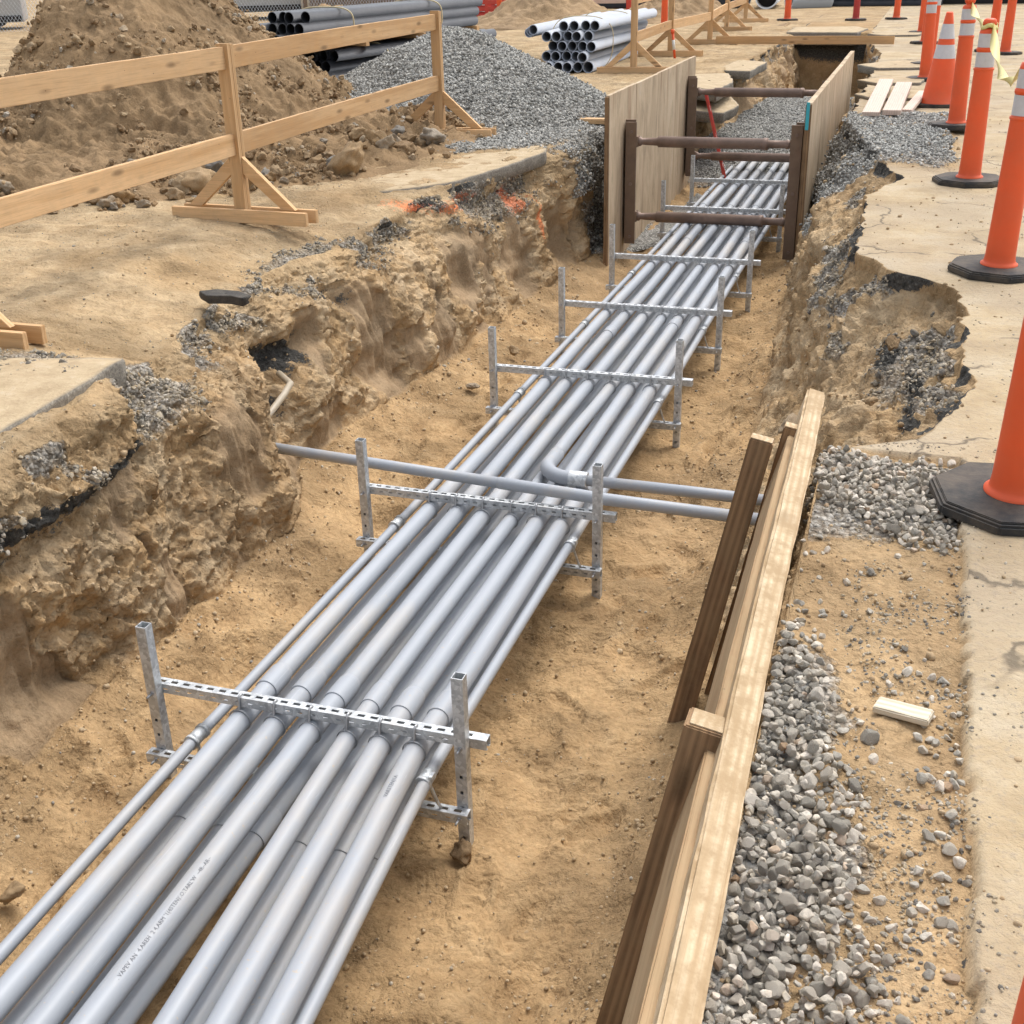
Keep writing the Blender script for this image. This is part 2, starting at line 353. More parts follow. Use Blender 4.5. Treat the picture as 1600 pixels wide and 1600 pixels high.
M['ply'] = m_ply(); M['heapsoil'] = m_ground('fresh_soil', .80)
# ------------------------------------------------------------------ stones
def ico(sub):
    bm = bmesh.new(); bmesh.ops.create_icosphere(bm, subdivisions=sub, radius=1)
    V = np.array([v.co[:] for v in bm.verts]); F = np.array([[v.index for v in f.verts] for f in bm.faces]); bm.free(); return V, F
def stone(sub, seed, planes=9, flat=.7, rough=.06, cut=(.62, .95)):
    V, F = ico(sub); r = np.random.default_rng(seed); V = V.copy()
    for _ in range(planes):
        n = r.normal(size=3); n /= np.linalg.norm(n); d = r.uniform(*cut); s = V@n
        V -= np.outer(np.maximum(s-d, 0), n)*.92
    V *= np.array([1, r.uniform(.65, .95), flat*r.uniform(.75, 1.1)])
    V += V*fbm(V*1.7+seed*3.1, 3, seed)[:, None]*rough*3
    return V, F
def rotm(a, b, c):
    ca, sa, cb, sb, cc, sc = np.cos(a), np.sin(a), np.cos(b), np.sin(b), np.cos(c), np.sin(c)
    z = np.zeros_like(a); o = z+1
    Rz = np.array([[cc, -sc, z], [sc, cc, z], [z, z, o]]); Rx = np.array([[o, z, z], [z, ca, -sa], [z, sa, ca]]); Ry = np.array([[cb, z, sb], [z, o, z], [-sb, z, cb]])
    return np.einsum('ijn,jkn,kln->nil', Rz, Rx, Ry)
def scatter(name, P, S, mat, protos, parent=None, tilt=.5, smooth=False, stretch=None):
    P = np.asarray(P); N = len(P); Vs = []; Fs = []; T = []; base = 0
    which = RNG.integers(0, len(protos), N)
    for k, (V, F) in enumerate(protos):
        idx = np.nonzero(which == k)[0]; n = len(idx)
        if not n: continue
        Rm = rotm(RNG.normal(0, tilt, n), RNG.normal(0, tilt, n), RNG.uniform(0, 6.28, n))
        W = np.einsum('nij,vj->nvi', Rm, V)*S[idx][:, None, None]+P[idx][:, None, :]
        Vs.append(W.reshape(-1, 3)); Fs.append((F[None]+(np.arange(n)*len(V))[:, None, None]+base).reshape(-1, F.shape[1])); base += n*len(V)
        tt = RNG.uniform(0, 1, n); T.append(np.repeat(tt, len(V)))
    V = np.concatenate(Vs); F = np.concatenate(Fs); T = np.concatenate(T)
    return npmesh(name, V, F, mat, parent, smooth, {'tint': np.stack([T, T, T, np.ones_like(T)], 1)})

# ------------------------------------------------------------------ the ground with its trench
def L_(y, tab): a = np.array(tab); return np.interp(y, a[:, 0], a[:, 1])
XLt = [(-4,-2.9),(2,-2.95),(3.2,-3.05),(4.2,-3.3),(5,-3.6),(5.7,-3.72),(6.5,-3.78),(8,-3.7),(9.2,-3.5),(10.5,-3.35),(11.5,-3.1),(14,-3.0),(17,-2.95),(22,-2.75),(28,-2.8)]
XMt = [(-4,-2.9),(2,-2.93),(3.2,-3.0),(4.2,-3.12),(5,-3.14),(5.45,-3.3),(5.8,-3.46),(6.5,-3.45),(8,-3.38),(9.2,-3.32),(10.5,-3.25),(11.5,-3.0),(14,-2.95),(17,-2.85),(22,-2.65),(28,-2.7)]
TLt = [(-4,-2.85),(2,-2.82),(3.2,-2.9),(4.2,-2.92),(5,-2.96),(5.45,-3.1),(5.8,-3.28),(6.5,-3.22),(8,-3.12),(9.2,-3.06),(10.5,-3.0),(14,-2.92),(17,-2.7),(22,-2.5),(28,-2.6)]
XRt = [(-4,-.20),(4.15,-.20),(4.35,.12),(4.6,.22),(5,.31),(5.8,.31),(6.55,.29),(6.75,.12),(6.95,-.08),(7.3,-.27),(8.5,-.3),(9.2,-.32),(9.6,-.2),(10,-.08),(10.3,-.2),(11,-.35),(12,-.55),(13,-.72),(16,-.72),(22,-.75),(25,-1.1),(28,-1.2)]
XMx = [(-4,-.33),(4.1,-.33),(4.5,-.30),(5,-.25),(6.5,-.25),(7.2,-.5),(9,-.6),(11,-.75),(13,-.85),(22,-.9),(28,-1.25)]
TRt = [(-4,-.49),(3,-.50),(4,-.52),(4.6,-.62),(6.2,-.73),(7.7,-.81),(11,-.97),(13,-1.0),(22,-1.02),(28,-1.3)]
ys = [-4.0]
while ys[-1] < 29:
    y = ys[-1]; ys.append(y+(.12 if y < 1.0 else max(.0095, .0024*y)))
ys = np.array([-160, -60, -25, -12, -7, -5]+ys+[29.6, 30.5, 32, 34, 37, 41, 46, 53, 62, 75, 95, 130, 180, 260])
yy = np.clip(ys, -4, 28)
e_y = sst(-3.7, -3.45, ys)*(1-sst(27.35, 27.6, ys)); NR = len(ys)
n1 = lambda f, s: noise(V3(ys*f, ys*0+s*1.7, ys*0), s)
inr = (ys > -5)&(ys < 30)
XL = L_(yy, XLt)+inr*(.09*n1(1.1, 1)+.05*n1(4, 2)+.02*n1(13, 3)); XM_ = L_(yy, XMt)+inr*.05*n1(1.7, 4); TL = L_(yy, TLt)+inr*(.04*n1(1.5, 5)+.03*n1(5, 6))
XR = L_(yy, XRt)+inr*(.05*n1(2.3, 7)+.03*n1(7, 8)+.02*n1(17, 9))*sst(4.2, 4.8, ys); XMR = L_(yy, XMx)+inr*.04*n1(1.9, 10); TR = L_(yy, TRt)+inr*.03*n1(2.5, 11)
# floor height along the trench: gravel backfill beyond the last rack
zf = -1.18+.52*sst(14.9, 16.6, ys)-.5*sst(21.6, 23.2, ys)
NA, NB, NC, ND, NE = 110, 104, 118, 84, 110
dl = np.concatenate([[150, 90, 55, 35, 24, 17, 13], np.linspace(10, 4.2, 14), np.linspace(4, 1.5, 30), np.linspace(1.44, 0.02, NA-51)])
dr = np.concatenate([np.linspace(.008, .9, 62), np.linspace(.95, 4, 30), [4.4, 5, 6, 7.5, 9.5, 12, 16, 22, 30, 42, 60, 90, 150]]); NE = len(dr)
cols = []; seg = []; tpar = []
Z0 = np.zeros(NR)
for d in dl: cols.append((XL-d, Z0)); seg.append(0); tpar.append(d)
for k in range(NB):
    t = k/(NB-1); kn = np.array([0, .10, .42, 1.0]); lipd = .07
    x = np.array([np.interp(t, kn, [a, a+.055, m_, b_]) for a, m_, b_ in zip(XL, XM_, TL)])
    ztoe = -1.04+.04*n1(.8, 12); zm = -.36+.08*n1(.9, 13)
    tt = np.interp(t, kn, [0, .045, .36, 1.0]) if False else None
    z = np.array([np.interp(t, kn, [0, -lipd, a, b_]) for a, b_ in zip(zm, np.maximum(ztoe, zf+.02) if True else ztoe)])
    z = np.maximum(z, zf-.0) if False else z
    cols.append((x, z)); seg.append(1); tpar.append(t)
for k in range(NC):
    t = (k+1)/(NC+1); x = TL*(1-t)+TR*t; dL = x-TL; dR = TR-x
    zt = np.maximum(-1.04+.04*n1(.8, 12), zf+.02)
    z = zf+(zt-zf)*(1-sst(0, .42, dL))+.10*(1-sst(0, .3, dR))*(ys < 20)
    cols.append((x, z)); seg.append(2); tpar.append(t)
for k in range(ND):
    t = k/(ND-1); kn = [0, .58, .93, 1.0]
    zt = zf+.10*(ys < 20); zm = -.42+.06*n1(1.1, 14)
    lip = -.03-.045*sst(4.2, 4.7, ys)
    x = np.array([np.interp(t, kn, [a, m_, b_-.015, b_]) for a, m_, b_ in zip(TR, XMR, XR)])
    z = np.array([np.interp(t, kn, [a, m_, l_, 0.0]) for a, m_, l_ in zip(zt, zm, lip)])
    cols.append((x, z)); seg.append(3); tpar.append(t)
for d in dr: cols.append((XR+d, Z0)); seg.append(4); tpar.append(d)
NCOL = len(cols); X = np.stack([c[0] for c in cols], 1); Z = np.stack([c[1] for c in cols], 1)*e_y[:, None]
Yg = np.repeat(ys[:, None], NCOL, 1); SEG = np.repeat(np.array(seg)[None], NR, 0).ravel(); TP = np.repeat(np.array(tpar)[None], NR, 0).ravel()
x, y, z = X.ravel(), Yg.ravel(), Z.ravel(); E = np.repeat(e_y[:, None], NCOL, 1).ravel()
P = V3(x, y, z)
XRr = np.repeat(XR[:, None], NCOL, 1).ravel()
# natural sagging slope back from the left lip (photo: rounded shoulder between y 4.3 and 9)
sag = (SEG == 0)*sst(.95, 0, TP)*sst(4.2, 4.8, y)*(1-sst(8.0, 9, y)); z = z-(.13+.05*noise(V3(y*1.3, y*0, y*0), 77))*sag**1.6*E; z = np.where(SEG == 1, z-(.13+.05*noise(V3(y*1.3, y*0, y*0), 77))*(1-sst(0, .42, TP))*sst(4.2, 4.8, y)*(1-sst(8.0, 9, y))*E, z)
SEGw = ((SEG == 1)|(SEG == 3))
wl = np.where(SEG == 1, sst(0, .12, TP)*(1-sst(.9, 1, TP)*.6), 0)+np.where(SEG == 3, sst(0, .12, TP)*(1-sst(.88, 1, TP)), 0)
wl *= E
big = fbm(P*np.array([1.3, 1.3, 1.9]), 3, 21); mid = ridge(P*np.array([4, 4, 6])+big[:, None]*.6, 4, 31); fine = fbm(P*17, 4, 41, .6)
mid2 = ridge(P*np.array([9, 11, 15])+fine[:, None]*.25, 3, 33); gouge = ridge(P*np.array([2, 13, 2.5]), 2, 35)
wi = np.nonzero(SEGw & (y > .5) & (y < 20))[0]; Pw = P[wi]+.05*np.stack([fbm(P[wi]*7, 2, 61), fbm(P[wi]*7, 2, 62), fbm(P[wi]*7, 2, 63)], 1)
chunk = np.zeros(len(P)); chunkf = np.zeros(len(P))
a1, a2, aid = worley(Pw*np.array([4.5, 4.5, 6.0]), 3); chunk[wi] = np.minimum((a2-a1)*1.3, .45)+.55*(aid-.5)
a1, a2, aid = worley(Pw*np.array([13, 13, 17.]), 5); chunkf[wi] = np.minimum((a2-a1)*1.2, .4)+.5*(aid-.5)
a1, a2, aid = worley(Pw*np.array([27, 27, 33.]), 8); chunk3 = np.zeros(len(P)); chunk3[wi] = np.minimum((a2-a1)*1.2, .4)+.6*(aid-.5)
thr_ = .17-.17*sst(5.4, 6.6, y)*(1-.6*sst(9, 10.5, y)); smoothm = sst(0, .035, -thr_+ fbm(P*np.array([1.9, 2.2, 1.4])+9, 3, 51)+.06*mid2)*np.where(SEG == 1, sst(.25, .45, TP), 0)*E
rough = 1-.88*smoothm
side = np.where(SEG == 3, -1.0, 1.0)
slopeR = (SEG == 3)*sst(4.4, 4.9, y)*(1-sst(6.7, 7.2, y))
amp = np.where(SEG == 1, 1.0, np.where(y < 4.3, .2, .75))
dsp = wl*amp*(.16*big+rough*(.78-.14*sst(5.2, 6.4, y))*(.045*(mid-.35)+.036*chunk+.034*chunkf+.015*chunk3+.030*(mid2-.3)+.024*fine)-smoothm*(.022+.034*(gouge-.3)))
def blob(cy, cz, ry, rz, s=1): return s*(SEG == 1)*np.exp(-((y-cy)/ry)**2-((z-cz)/rz)**2)
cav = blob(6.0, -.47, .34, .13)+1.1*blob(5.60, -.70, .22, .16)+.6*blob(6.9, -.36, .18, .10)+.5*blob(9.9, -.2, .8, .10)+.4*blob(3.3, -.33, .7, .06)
buttress = blob(5.02, -.65, .30, .45)+.6*blob(7.4, -.6, .35, .4)+.5*blob(3.9, -.7, .4, .35)
dsp = dsp-.24*cav+.12*buttress
x2 = x+side*dsp; z2 = z+wl*(.06*big+.035*rough*fine+.05*slopeR*(mid-.3))
z2 -= .05*cav
# floor
fl = (SEG == 2)*E
feet = ridge(P*np.array([3.2, 2.6, 1]), 3, 61)
grav_in = sst(15.0, 15.8, y)*(1-sst(21.8, 22.6, y))*(SEG == 2)
z2 += fl*(.055*fbm(P*np.array([1.7, 1.3, 1]), 3, 71)+.046*(feet-.4)*(1-grav_in)+.013*fbm(P*11, 4, 81, .6)+.004*ridge(P*24, 2, 85))
# footprints trodden in the sand
for k in range(70):
    fy = RNG.uniform(1.2, 9); fx = RNG.uniform(-1.15, -.75) if k % 2 else RNG.uniform(-2.9, -2.5); a = RNG.normal(0, .35)
    u = (x-fx)*math.cos(a)+(y-fy)*math.sin(a); v = -(x-fx)*math.sin(a)+(y-fy)*math.cos(a)
    d = np.sqrt((u/.048)**2+(v/.135)**2); z2 += (SEG == 2)*(-.020*(1-sst(.85, 1.02, d))+.012*np.exp(-((d-1.25)/.2)**2)+.004*np.sin(v*190)*(1-sst(.7, .9, d)))
# open ground either side
flat = ((SEG == 0)|(SEG == 4)); fade = flat*sst(60, 14, np.abs(x))*sst(-20, -5, y)*(1-sst(29, 40, y))
dist_lip = np.where(flat, TP, 1)
pave_r = (SEG == 4)*sst(.2585, .2625, x+.035*noise(V3(y*3.1, y*0, y*0), 3)+.014*noise(V3(y*15, y*0, y*0), 4)) 
pave_r = np.where((y > 4.2)&(SEG == 4), 1.0, pave_r)
pave_r *= 1-sst(10.2, 10.7, y+.3*noise(P*2, 5))*(1-sst(13.4, 14, y))*(1-sst(.25, .42, x+.1*noise(P*3, 6)))
soft = flat*(1-pave_r)
z2 += fade*(soft*(.028*fbm(P*np.array([1.2, .9, 1]), 4, 91)+.011*fbm(P*9, 4, 95, .6)+.030*np.maximum(fbm(P*3.1, 4, 96)-.05, 0)+.012*(ridge(P*6, 3, 94)-.4))+pave_r*(.004*fbm(P*.8, 2, 97)+.0016*fbm(P*14, 3, 98)))
lowstrip = (SEG == 4)*(1-pave_r)*(y < 4.3); z2 -= .03*lowstrip
nearlip = (SEG == 0)*np.exp(-dist_lip/.35); z2 += nearlip*(.03*fbm(P*4, 4, 99))*fade
# masks
grav = np.zeros(len(x)); asph_shade = np.zeros(len(x)); orn = np.zeros(len(x))
nn = fbm(P*2.3, 4, 101)
bandz = z2+.05*noise(P*2, 7)
agg = (SEG == 1)*sst(-.34, -.2, bandz)*(1-sst(-.05, -.02, z2))*sst(.0, .25, nn+.10+.35*np.exp(-((y-9.6)/1.3)**2)+.12*np.exp(-((y-3.4)/.8)**2))
agg = np.maximum(agg, (SEG == 0)*np.exp(-((x+3.75)/.22)**2-((y-7.0)/.6)**2)*1.1)
agg = np.maximum(agg, (SEG == 0)*np.exp(-((x+3.75)/.35)**2-((y-4.3)/.18)**2)*.95)
agg = np.maximum(agg, (SEG == 1)*np.exp(-((y-9.7)/.8)**2-((z2+.3)/.16)**2)*.9)
aggR = (SEG == 3)*sst(.0, .18, nn-.10)*sst(-.6, -.35, z2)*(1-sst(-.07, -.03, z2))*sst(4.7, 5.1, y)
aggR = np.maximum(aggR, (SEG >= 3)*np.exp(-((x-.02-.0*y)/.14)**2)*(sst(5.2, 5.6, y)*(1-sst(6.3, 6.6, y)))*.85*(z2 < -.08))
spill = ((x > -6.5)&(x < -2.7))*sst(1.12, .95, np.sqrt(((x+4.6)/1.9)**2+((y-12.9)/2.3)**2)+.12*nn)
spill = np.maximum(spill, (SEG == 1)*sst(10.6, 11.2, y+.5*nn)*(1-sst(13.5, 14, y))*(z2 > -.45))
spr = ((SEG >= 3)&(x < .7)&(z2 > -.75))*sst(10.2, 10.9, y+.3*nn+.6*np.minimum(z2, 0))*(1-sst(13.6, 14.2, y+.3*nn))*(1-sst(.22, .36, x+.1*nn))
tri = (SEG == 4)*sst(3.4, 3.6, y-.2*nn)*(1-sst(4.1, 4.25, y))*(x < .25)*.8
strip = (SEG == 4)*(1-sst(-.12, .06, x+.16*nn))*(1-sst(2.6, 3.0, y))*.9
grav = np.clip(np.maximum.reduce([agg*.75, aggR*.8, spill, spr, tri, strip, grav_in*1.0]), 0, 1)
z2 += .05*spr*(SEG == 4)+.03*spill*(SEG == 0)
asph_shade = np.maximum(1.1*cav*sst(-.15, .15, noise(P*7, 9)+.1), (SEG == 1)*np.exp(-((z2+.24-.03*np.sin(y*3))/.045)**2)*sst(2.4, 2.7, y)*(1-sst(4.0, 4.25, y))*1.0)  # wall cavities coloured as dark as the asphalt band
asph_shade = np.maximum(asph_shade, (SEG == 3)*sst(.88, .95, TP)*sst(4.3, 4.6, y)*sst(-.02, .18, noise(P*3, 12)+.05))
asph_shade = np.maximum(asph_shade, (SEG == 3)*np.exp(-((x-.12)/.05)**2-((z2+.2)/.08)**2)*sst(4.5, 4.8, y)*(1-sst(5.6, 6, y)))
asph_shade = np.maximum(asph_shade, (SEG == 3)*np.exp(-((y-6.2)/.35)**2-((x+.02)/.09)**2)*.85)
asph_shade = np.maximum(asph_shade, (SEG == 4)*np.exp(-((x-.247)/.013)**2)*(y < 2.3)*sst(-.1, .2, noise(P*4, 13))*sst(-.3, .2, noise(P*31, 15))*.75)
asph_shade = np.maximum(asph_shade, sst(27.3, 27.45, y)*(y < 27.8)*(z2 > -.38)*(z2 < -.03)*1.0)  # shade in the gap below the end slab, painted as near-black colour
asph_shade = np.maximum(asph_shade, (SEG == 1)*sst(.02, .05, TP)*(1-sst(.07, .1, TP))*(y > 8)*sst(-.1, .2, noise(P*2, 14)))
for (cy, cz, ry, rz) in ((9.0, -.13, .5, .07), (10.0, -.28, .22, .16), (10.3, -.5, .06, .3), (8.5, -.08, .18, .06)):
    orn = np.maximum(orn, ((SEG <= 1))*np.exp(-((y-cy)/ry)**2-((z2-cz)/rz)**2)*(x > -3.85)*1.0)
pav = np.clip(pave_r, 0, 1)*flat
wallm = np.clip(wl, 0, 1); dry = np.clip((SEG == 0)*1.0*(1-.25*sst(0, .3, nn))+(SEG == 1)*.6*(1-sst(.1, .4, TP))+(SEG == 4)*.35+(SEG == 3)*.25, 0, 1)*sst(-40, 0, y)
dry = np.where((np.abs(x) > 14)|(y > 31), .8, dry)
Vg = V3(x2, y, z2)
ii = (np.arange(NR-1)[:, None]*NCOL+np.arange(NCOL-1)[None]).ravel()
Fg = np.stack([ii, ii+1, ii+NCOL+1, ii+NCOL], 1)
ground = npmesh('ground', Vg, Fg, M['soil'], attrs={'mask': np.stack([grav, np.clip(asph_shade, 0, 1), pav, np.clip(orn, 0, 1)], 1),
    'mask2': np.stack([wallm, smoothm, dry, np.ones_like(dry)], 1)})
tag(ground, kind='structure')
VG = Vg.reshape(NR, NCOL, 3)
def gz(px_, py_):
    """ground height on the open ground or floor nearest to (x, y)"""
    r = int(np.argmin(np.abs(ys-py_))); row = VG[r]; c = int(np.argmin(np.abs(row[:, 0]-px_))); return float(row[c, 2])

# ------------------------------------------------------------------ heaps
def heap(name, cx, cy, hf, rmax, mat, amp, masks, n_r=150, n_a=340, inner=0.02):
    rr = np.linspace(inner, 1, n_r)*rmax; aa = np.linspace(0, 2*np.pi, n_a, endpoint=False)
    RR, AA = np.meshgrid(rr, aa, indexing='ij'); X_ = (cx+RR*np.cos(AA)).ravel(); Y_ = (cy+RR*np.sin(AA)).ravel(); R_ = RR.ravel(); A_ = AA.ravel()
    H = hf(X_, Y_, R_, A_); P_ = V3(X_, Y_, H)
    H2 = H+amp(P_, H); H2[-n_a:] = -.06; H2 -= np.clip(5*(X_+3.2), 0, 1.1)
    V_ = V3(X_, Y_, H2); i = (np.arange(n_r-1)[:, None]*n_a+np.arange(n_a)[None]); j = (np.arange(n_r-1)[:, None]*n_a+(np.arange(n_a)[None]+1) % n_a)
    F_ = np.stack([i, j, j+n_a, i+n_a], -1).reshape(-1, 4)
    c = len(V_); V_ = np.vstack([V_, [cx, cy, H2[:n_a].mean()]]); 
    o = npmesh(name, V_, F_, mat, attrs=masks(np.vstack([P_, [cx, cy, 1]]), V_)); return o, V_
def cone_h(k_right, k_left, top):
    def f(X_, Y_, R_, A_):
        k = k_right+(k_left-k_right)*sst(.0, 1.0, -np.cos(A_-.3)); return top-k*R_
    return f
def dirt_h(X_, Y_, R_, A_):
    c = np.cos(A_); k = .80+1.0*sst(.0, .8, -c)
    main = 2.2-k*R_*(1+.06*np.sin(3*A_+1)); skirt = .42-.16*np.maximum(R_-1.9, 0)*(1.05)
    front = sst(-.2, .5, np.cos(A_+.95)); h = np.maximum(main, skirt*front*1.0)
    return np.where(h > .12, h, .12*np.exp((h-.12)/.12))-.055-.12*sst(3.6, 4.6, R_)
def dirt_amp(P_, H):
    b = fbm(P_*1.1, 3, 201); s = sst(.1, .35, fbm(P_*.8+5, 2, 203)); low = 1-sst(.2, 1.3, H)
    return sst(-.02, .12, H)*(.13*b+(.06+.05*low)*(1-.6*s)*(ridge(P_*3.3, 4, 205)-.4)+(.018+.03*low)*fbm(P_*14, 4, 207, .6))
def dirt_masks(P_, V_):
    z = np.zeros(len(P_)); return {'mask': np.stack([z, z, z, z], 1), 'mask2': np.stack([z, z+.95+.3*noise(P_*1.3, 9), z, z+1], 1)}
dirt, VD = heap('soil_heap', -7.85, 11.2, dirt_h, 4.25, M['heapsoil'], dirt_amp, dirt_masks, 230, 560)
tag(dirt, 'tall heap of brown excavated soil behind the timber guard rail', 'soil heap')
def gr_h(X_, Y_, R_, A_):
    k = .50-.04*np.cos(A_+.9); h = 1.07-k*np.sqrt(R_*R_+.10)*(1+.05*np.sin(2*A_)+.04*np.sin(5*A_+1)); return np.where(h > .1, h, .1*np.exp((h-.1)/.1))-.03
gheap, VH = heap('gravel_heap', -5.25, 13.75, gr_h, 3.1, M['soil'], lambda P_, H: sst(-.01, .08, H)*(.05*fbm(P_*1.4, 3, 221)+.010*fbm(P_*22, 3, 223)),
     lambda P_, V_: {'mask': np.stack([np.ones(len(P_)), *([np.zeros(len(P_))]*3)], 1), 'mask2': np.stack([*([np.zeros(len(P_))]*3), np.ones(len(P_))], 1)}, 120, 300)
tag(gheap, 'conical heap of grey crushed gravel beside the trench', 'gravel heap')
chips = [stone(1, 300+k, 4, .8, .05) for k in range(5)]
sel = RNG.choice(len(VH)-1, 52000, p=(lambda w: w/w.sum())((np.hypot(VH[:-1, 0]+5.25, VH[:-1, 1]-13.75)+.02)*(VH[:-1, 2] > -.02)*np.exp(-(VH[:-1, 1]-11)*.22)))
Pc = VH[sel]+RNG.normal(0, .022, (len(sel), 3))*[1, 1, .15]
tag(scatter('gravel_chips', Pc, RNG.uniform(.009, .019, len(sel)), M['gchip'], chips, tilt=1.2), 'grey gravel chips covering the gravel heap', 'gravel', kind='stuff')
# loose gravel lying on the ground where it spilled and in the backfilled trench
gmask = np.clip(np.maximum.reduce([spill*(SEG <= 1), spr, grav_in*.9]), 0, 1)
ry = np.gradient(ys)[:, None]; rx = np.abs(np.gradient(VG[:, :, 0], axis=1)); area = (ry*np.maximum(rx, .008)).ravel()
def pick(mask, n): 
    w = mask*area; return RNG.choice(len(w), n, p=w/w.sum())
s2 = pick((gmask > .45)*gmask*(y < 21.5)*(y > 1), 44000); Ps = Vg[s2]+RNG.normal(0, .02, (len(s2), 3))*[.9, 1, .1]+[0, 0, .004]
tag(scatter('spilled_gravel', Ps, RNG.uniform(.008, .018, len(s2)), M['gchip'], chips, tilt=1.2), 'grey gravel spilled beside and inside the trench', 'gravel', kind='stuff')
wm = np.clip(np.maximum(agg, aggR), 0, 1)*(y > 1)*(y < 13)*sst(-.25, .25, fbm(P*9, 3, 131)); s5 = pick(wm*(wm > .3), 15000)
tag(scatter('bank_aggregate', Vg[s5]+RNG.normal(0, .006, (len(s5), 3)), .004+.012*RNG.random(len(s5))**2.2+.014*(RNG.random(len(s5)) < .03), M['dustchip'], [stone(2, 440+k, 9, .75, .05, (.45, .8)) for k in range(6)], tilt=1.0, smooth=False), 'dusty grey aggregate showing in the broken banks', 'aggregate', kind='stuff')
sm = ((SEG == 4)*(x < .27)*(y < 4.3)*.9+(SEG == 4)*(x >= .27)*(x < 1.2)*.10+(SEG == 0)*(TP < 2.5)*.08)*sst(-.2, .3, fbm(P*4, 3, 141))*(y > 1.2)*(y < 12)/np.maximum(y, 2); s6 = pick(sm, 9000)
tag(scatter('dusty_grit', Vg[s6]+RNG.normal(0, 1, (len(s6), 3))*[.012, .012, .0004], .0025+.006*RNG.random(len(s6))**2, M['dustchip'], [stone(1, 460+k, 4, .7, .06) for k in range(5)], tilt=.8), 'dusty grit trodden into the dirt and pavement', 'grit', kind='stuff')
# soil crumbs on floor, walls, banks
clm = np.where(SEG == 2, .15+.8*sst(.1, .3, fbm(P*2.1, 2, 112))+1.4*np.exp(-((TP-.03)/.08)**2)+1.2*np.exp(-((TP-.97)/.10)**2)+.5*sst(.05, .3, fbm(P*3, 3, 111)), 0)+np.where(SEGw, .5*(1-smoothm), 0)+np.where(SEG == 0, .12*(TP < 3.5), 0)+np.where((SEG == 4)&(pave_r < .5), .6, 0)+np.where((SEG == 4)&(pave_r >= .5), .10*(TP < 2.5), 0)
clm = clm*(y > 1.1)*(y < 14)/np.maximum(y, 2)**1.1*(1-grav_in)
s3 = pick(clm, 22000); Pd = Vg[s3]+RNG.normal(0, 1, (len(s3), 3))*[.009, .010, .003]; szd = .003+.009*RNG.random(len(s3))**3+.012*(RNG.random(len(s3)) < .012)
szd *= .6+.1*Vg[s3][:, 1]
tag(scatter('soil_crumbs', Pd, szd, M['clod'], [stone(1, 400+k, 3, .8, .08) for k in range(5)], tilt=1.0, smooth=True), 'crumbs of tan soil and small pebbles scattered over the dug ground', 'soil crumbs', kind='stuff')
w = sst(-.15, .25, fbm(VD[:-1]*1.8, 3, 151))*np.where((VD[:-1, 2] > .0), 1.0, 0)*(np.hypot(VD[:-1, 0]+7.85, VD[:-1, 1]-11.2)+.02)*np.exp(-np.clip(VD[:-1, 2], 0, 3)*.7)*(VD[:-1, 1] < 14)
s4 = RNG.choice(len(w), 21000, p=w/w.sum()); sz4 = .006+.045*RNG.random(len(s4))**6
tag(scatter('heap_clods', VD[s4]+RNG.normal(0, .02, (len(s4), 3)), sz4, M['heapclod'], [stone(2, 420+k, 9, .8, .14, (.5, .85)) for k in range(6)], tilt=1.0, smooth=False), 'small clods and pebbles over the soil heap', 'soil clods', kind='stuff')

# cobbles at the foot of the soil heap: individuals
cob = []
for k in range(8):
    V_, F_ = stone(4, 500+k, 14, .8, .13, (.55, .9)); ob = npmesh('cobble', V_, F_, M['cobble']); cob.append(ob.data); bpy.data.objects.remove(ob)
FOOT = [(-6.5, 7.25), (-5.9, 7.35), (-5.35, 7.9), (-4.95, 8.6), (-4.62, 9.4), (-4.45, 10.2), (-4.5, 10.9)]
def footpt(t):
    t *= len(FOOT)-1; i = min(int(t), len(FOOT)-2); f = t-i; return FOOT[i][0]*(1-f)+FOOT[i+1][0]*f, FOOT[i][1]*(1-f)+FOOT[i+1][1]*f
def heapz(px_, py_):
    d = (VD[:, 0]-px_)**2+(VD[:, 1]-py_)**2; return float(VD[int(np.argmin(d)), 2])
for k in range(150):
    t = random.random(); fx, fy = footpt(t); back = abs(random.gauss(0, .42))-.12
    px_, py_ = fx-back*.85, fy+back*.5; s = (.03+.085*random.random()**2.2)*(1.25 if t > .75 else 1)
    if back < 0: s *= .6
    h = heapz(px_, py_); o = bpy.data.objects.new('cobble', random.choice(cob)); o.location = (px_, py_, max(h, gz(px_, py_))+s*.35)
    o.rotation_euler = (random.gauss(0, .4), random.gauss(0, .4), random.uniform(0, 6.3)); o.scale = (s, s, s); link(o)
    tag(o, 'rounded brown cobble among the stones at the foot of the soil heap', 'cobble', 'cobbles at the foot of the soil heap')
for (px_, py_, s, lab) in [(-4.55, 9.35, .20, 'large squarish brown boulder of soil and stone at the front of the cobble row'), (-4.42, 10.25, .15, 'round ochre boulder just left of the second guard rail foot'),
        (-4.32, 10.75, .13, 'tall grey brown stone touching the second guard rail foot'), (-5.15, 12.1, .19, 'dark brown clod on the upper end of the rubble below the gravel heap'), (-5.35, 8.35, .16, 'dark wet boulder lying left of the nearest guard rail foot'),
        (-5.7, 7.75, .12, 'brown stone standing proud at the left end of the cobble row')]:
    o = bpy.data.objects.new('boulder', random.choice(cob)); o.location = (px_, py_, gz(px_, py_)+s*.55); o.rotation_euler = (random.gauss(0, .3), random.gauss(0, .3), random.uniform(0, 6)); o.scale = (s*1.1, s, s)
    link(o); tag(o, lab, 'boulder')

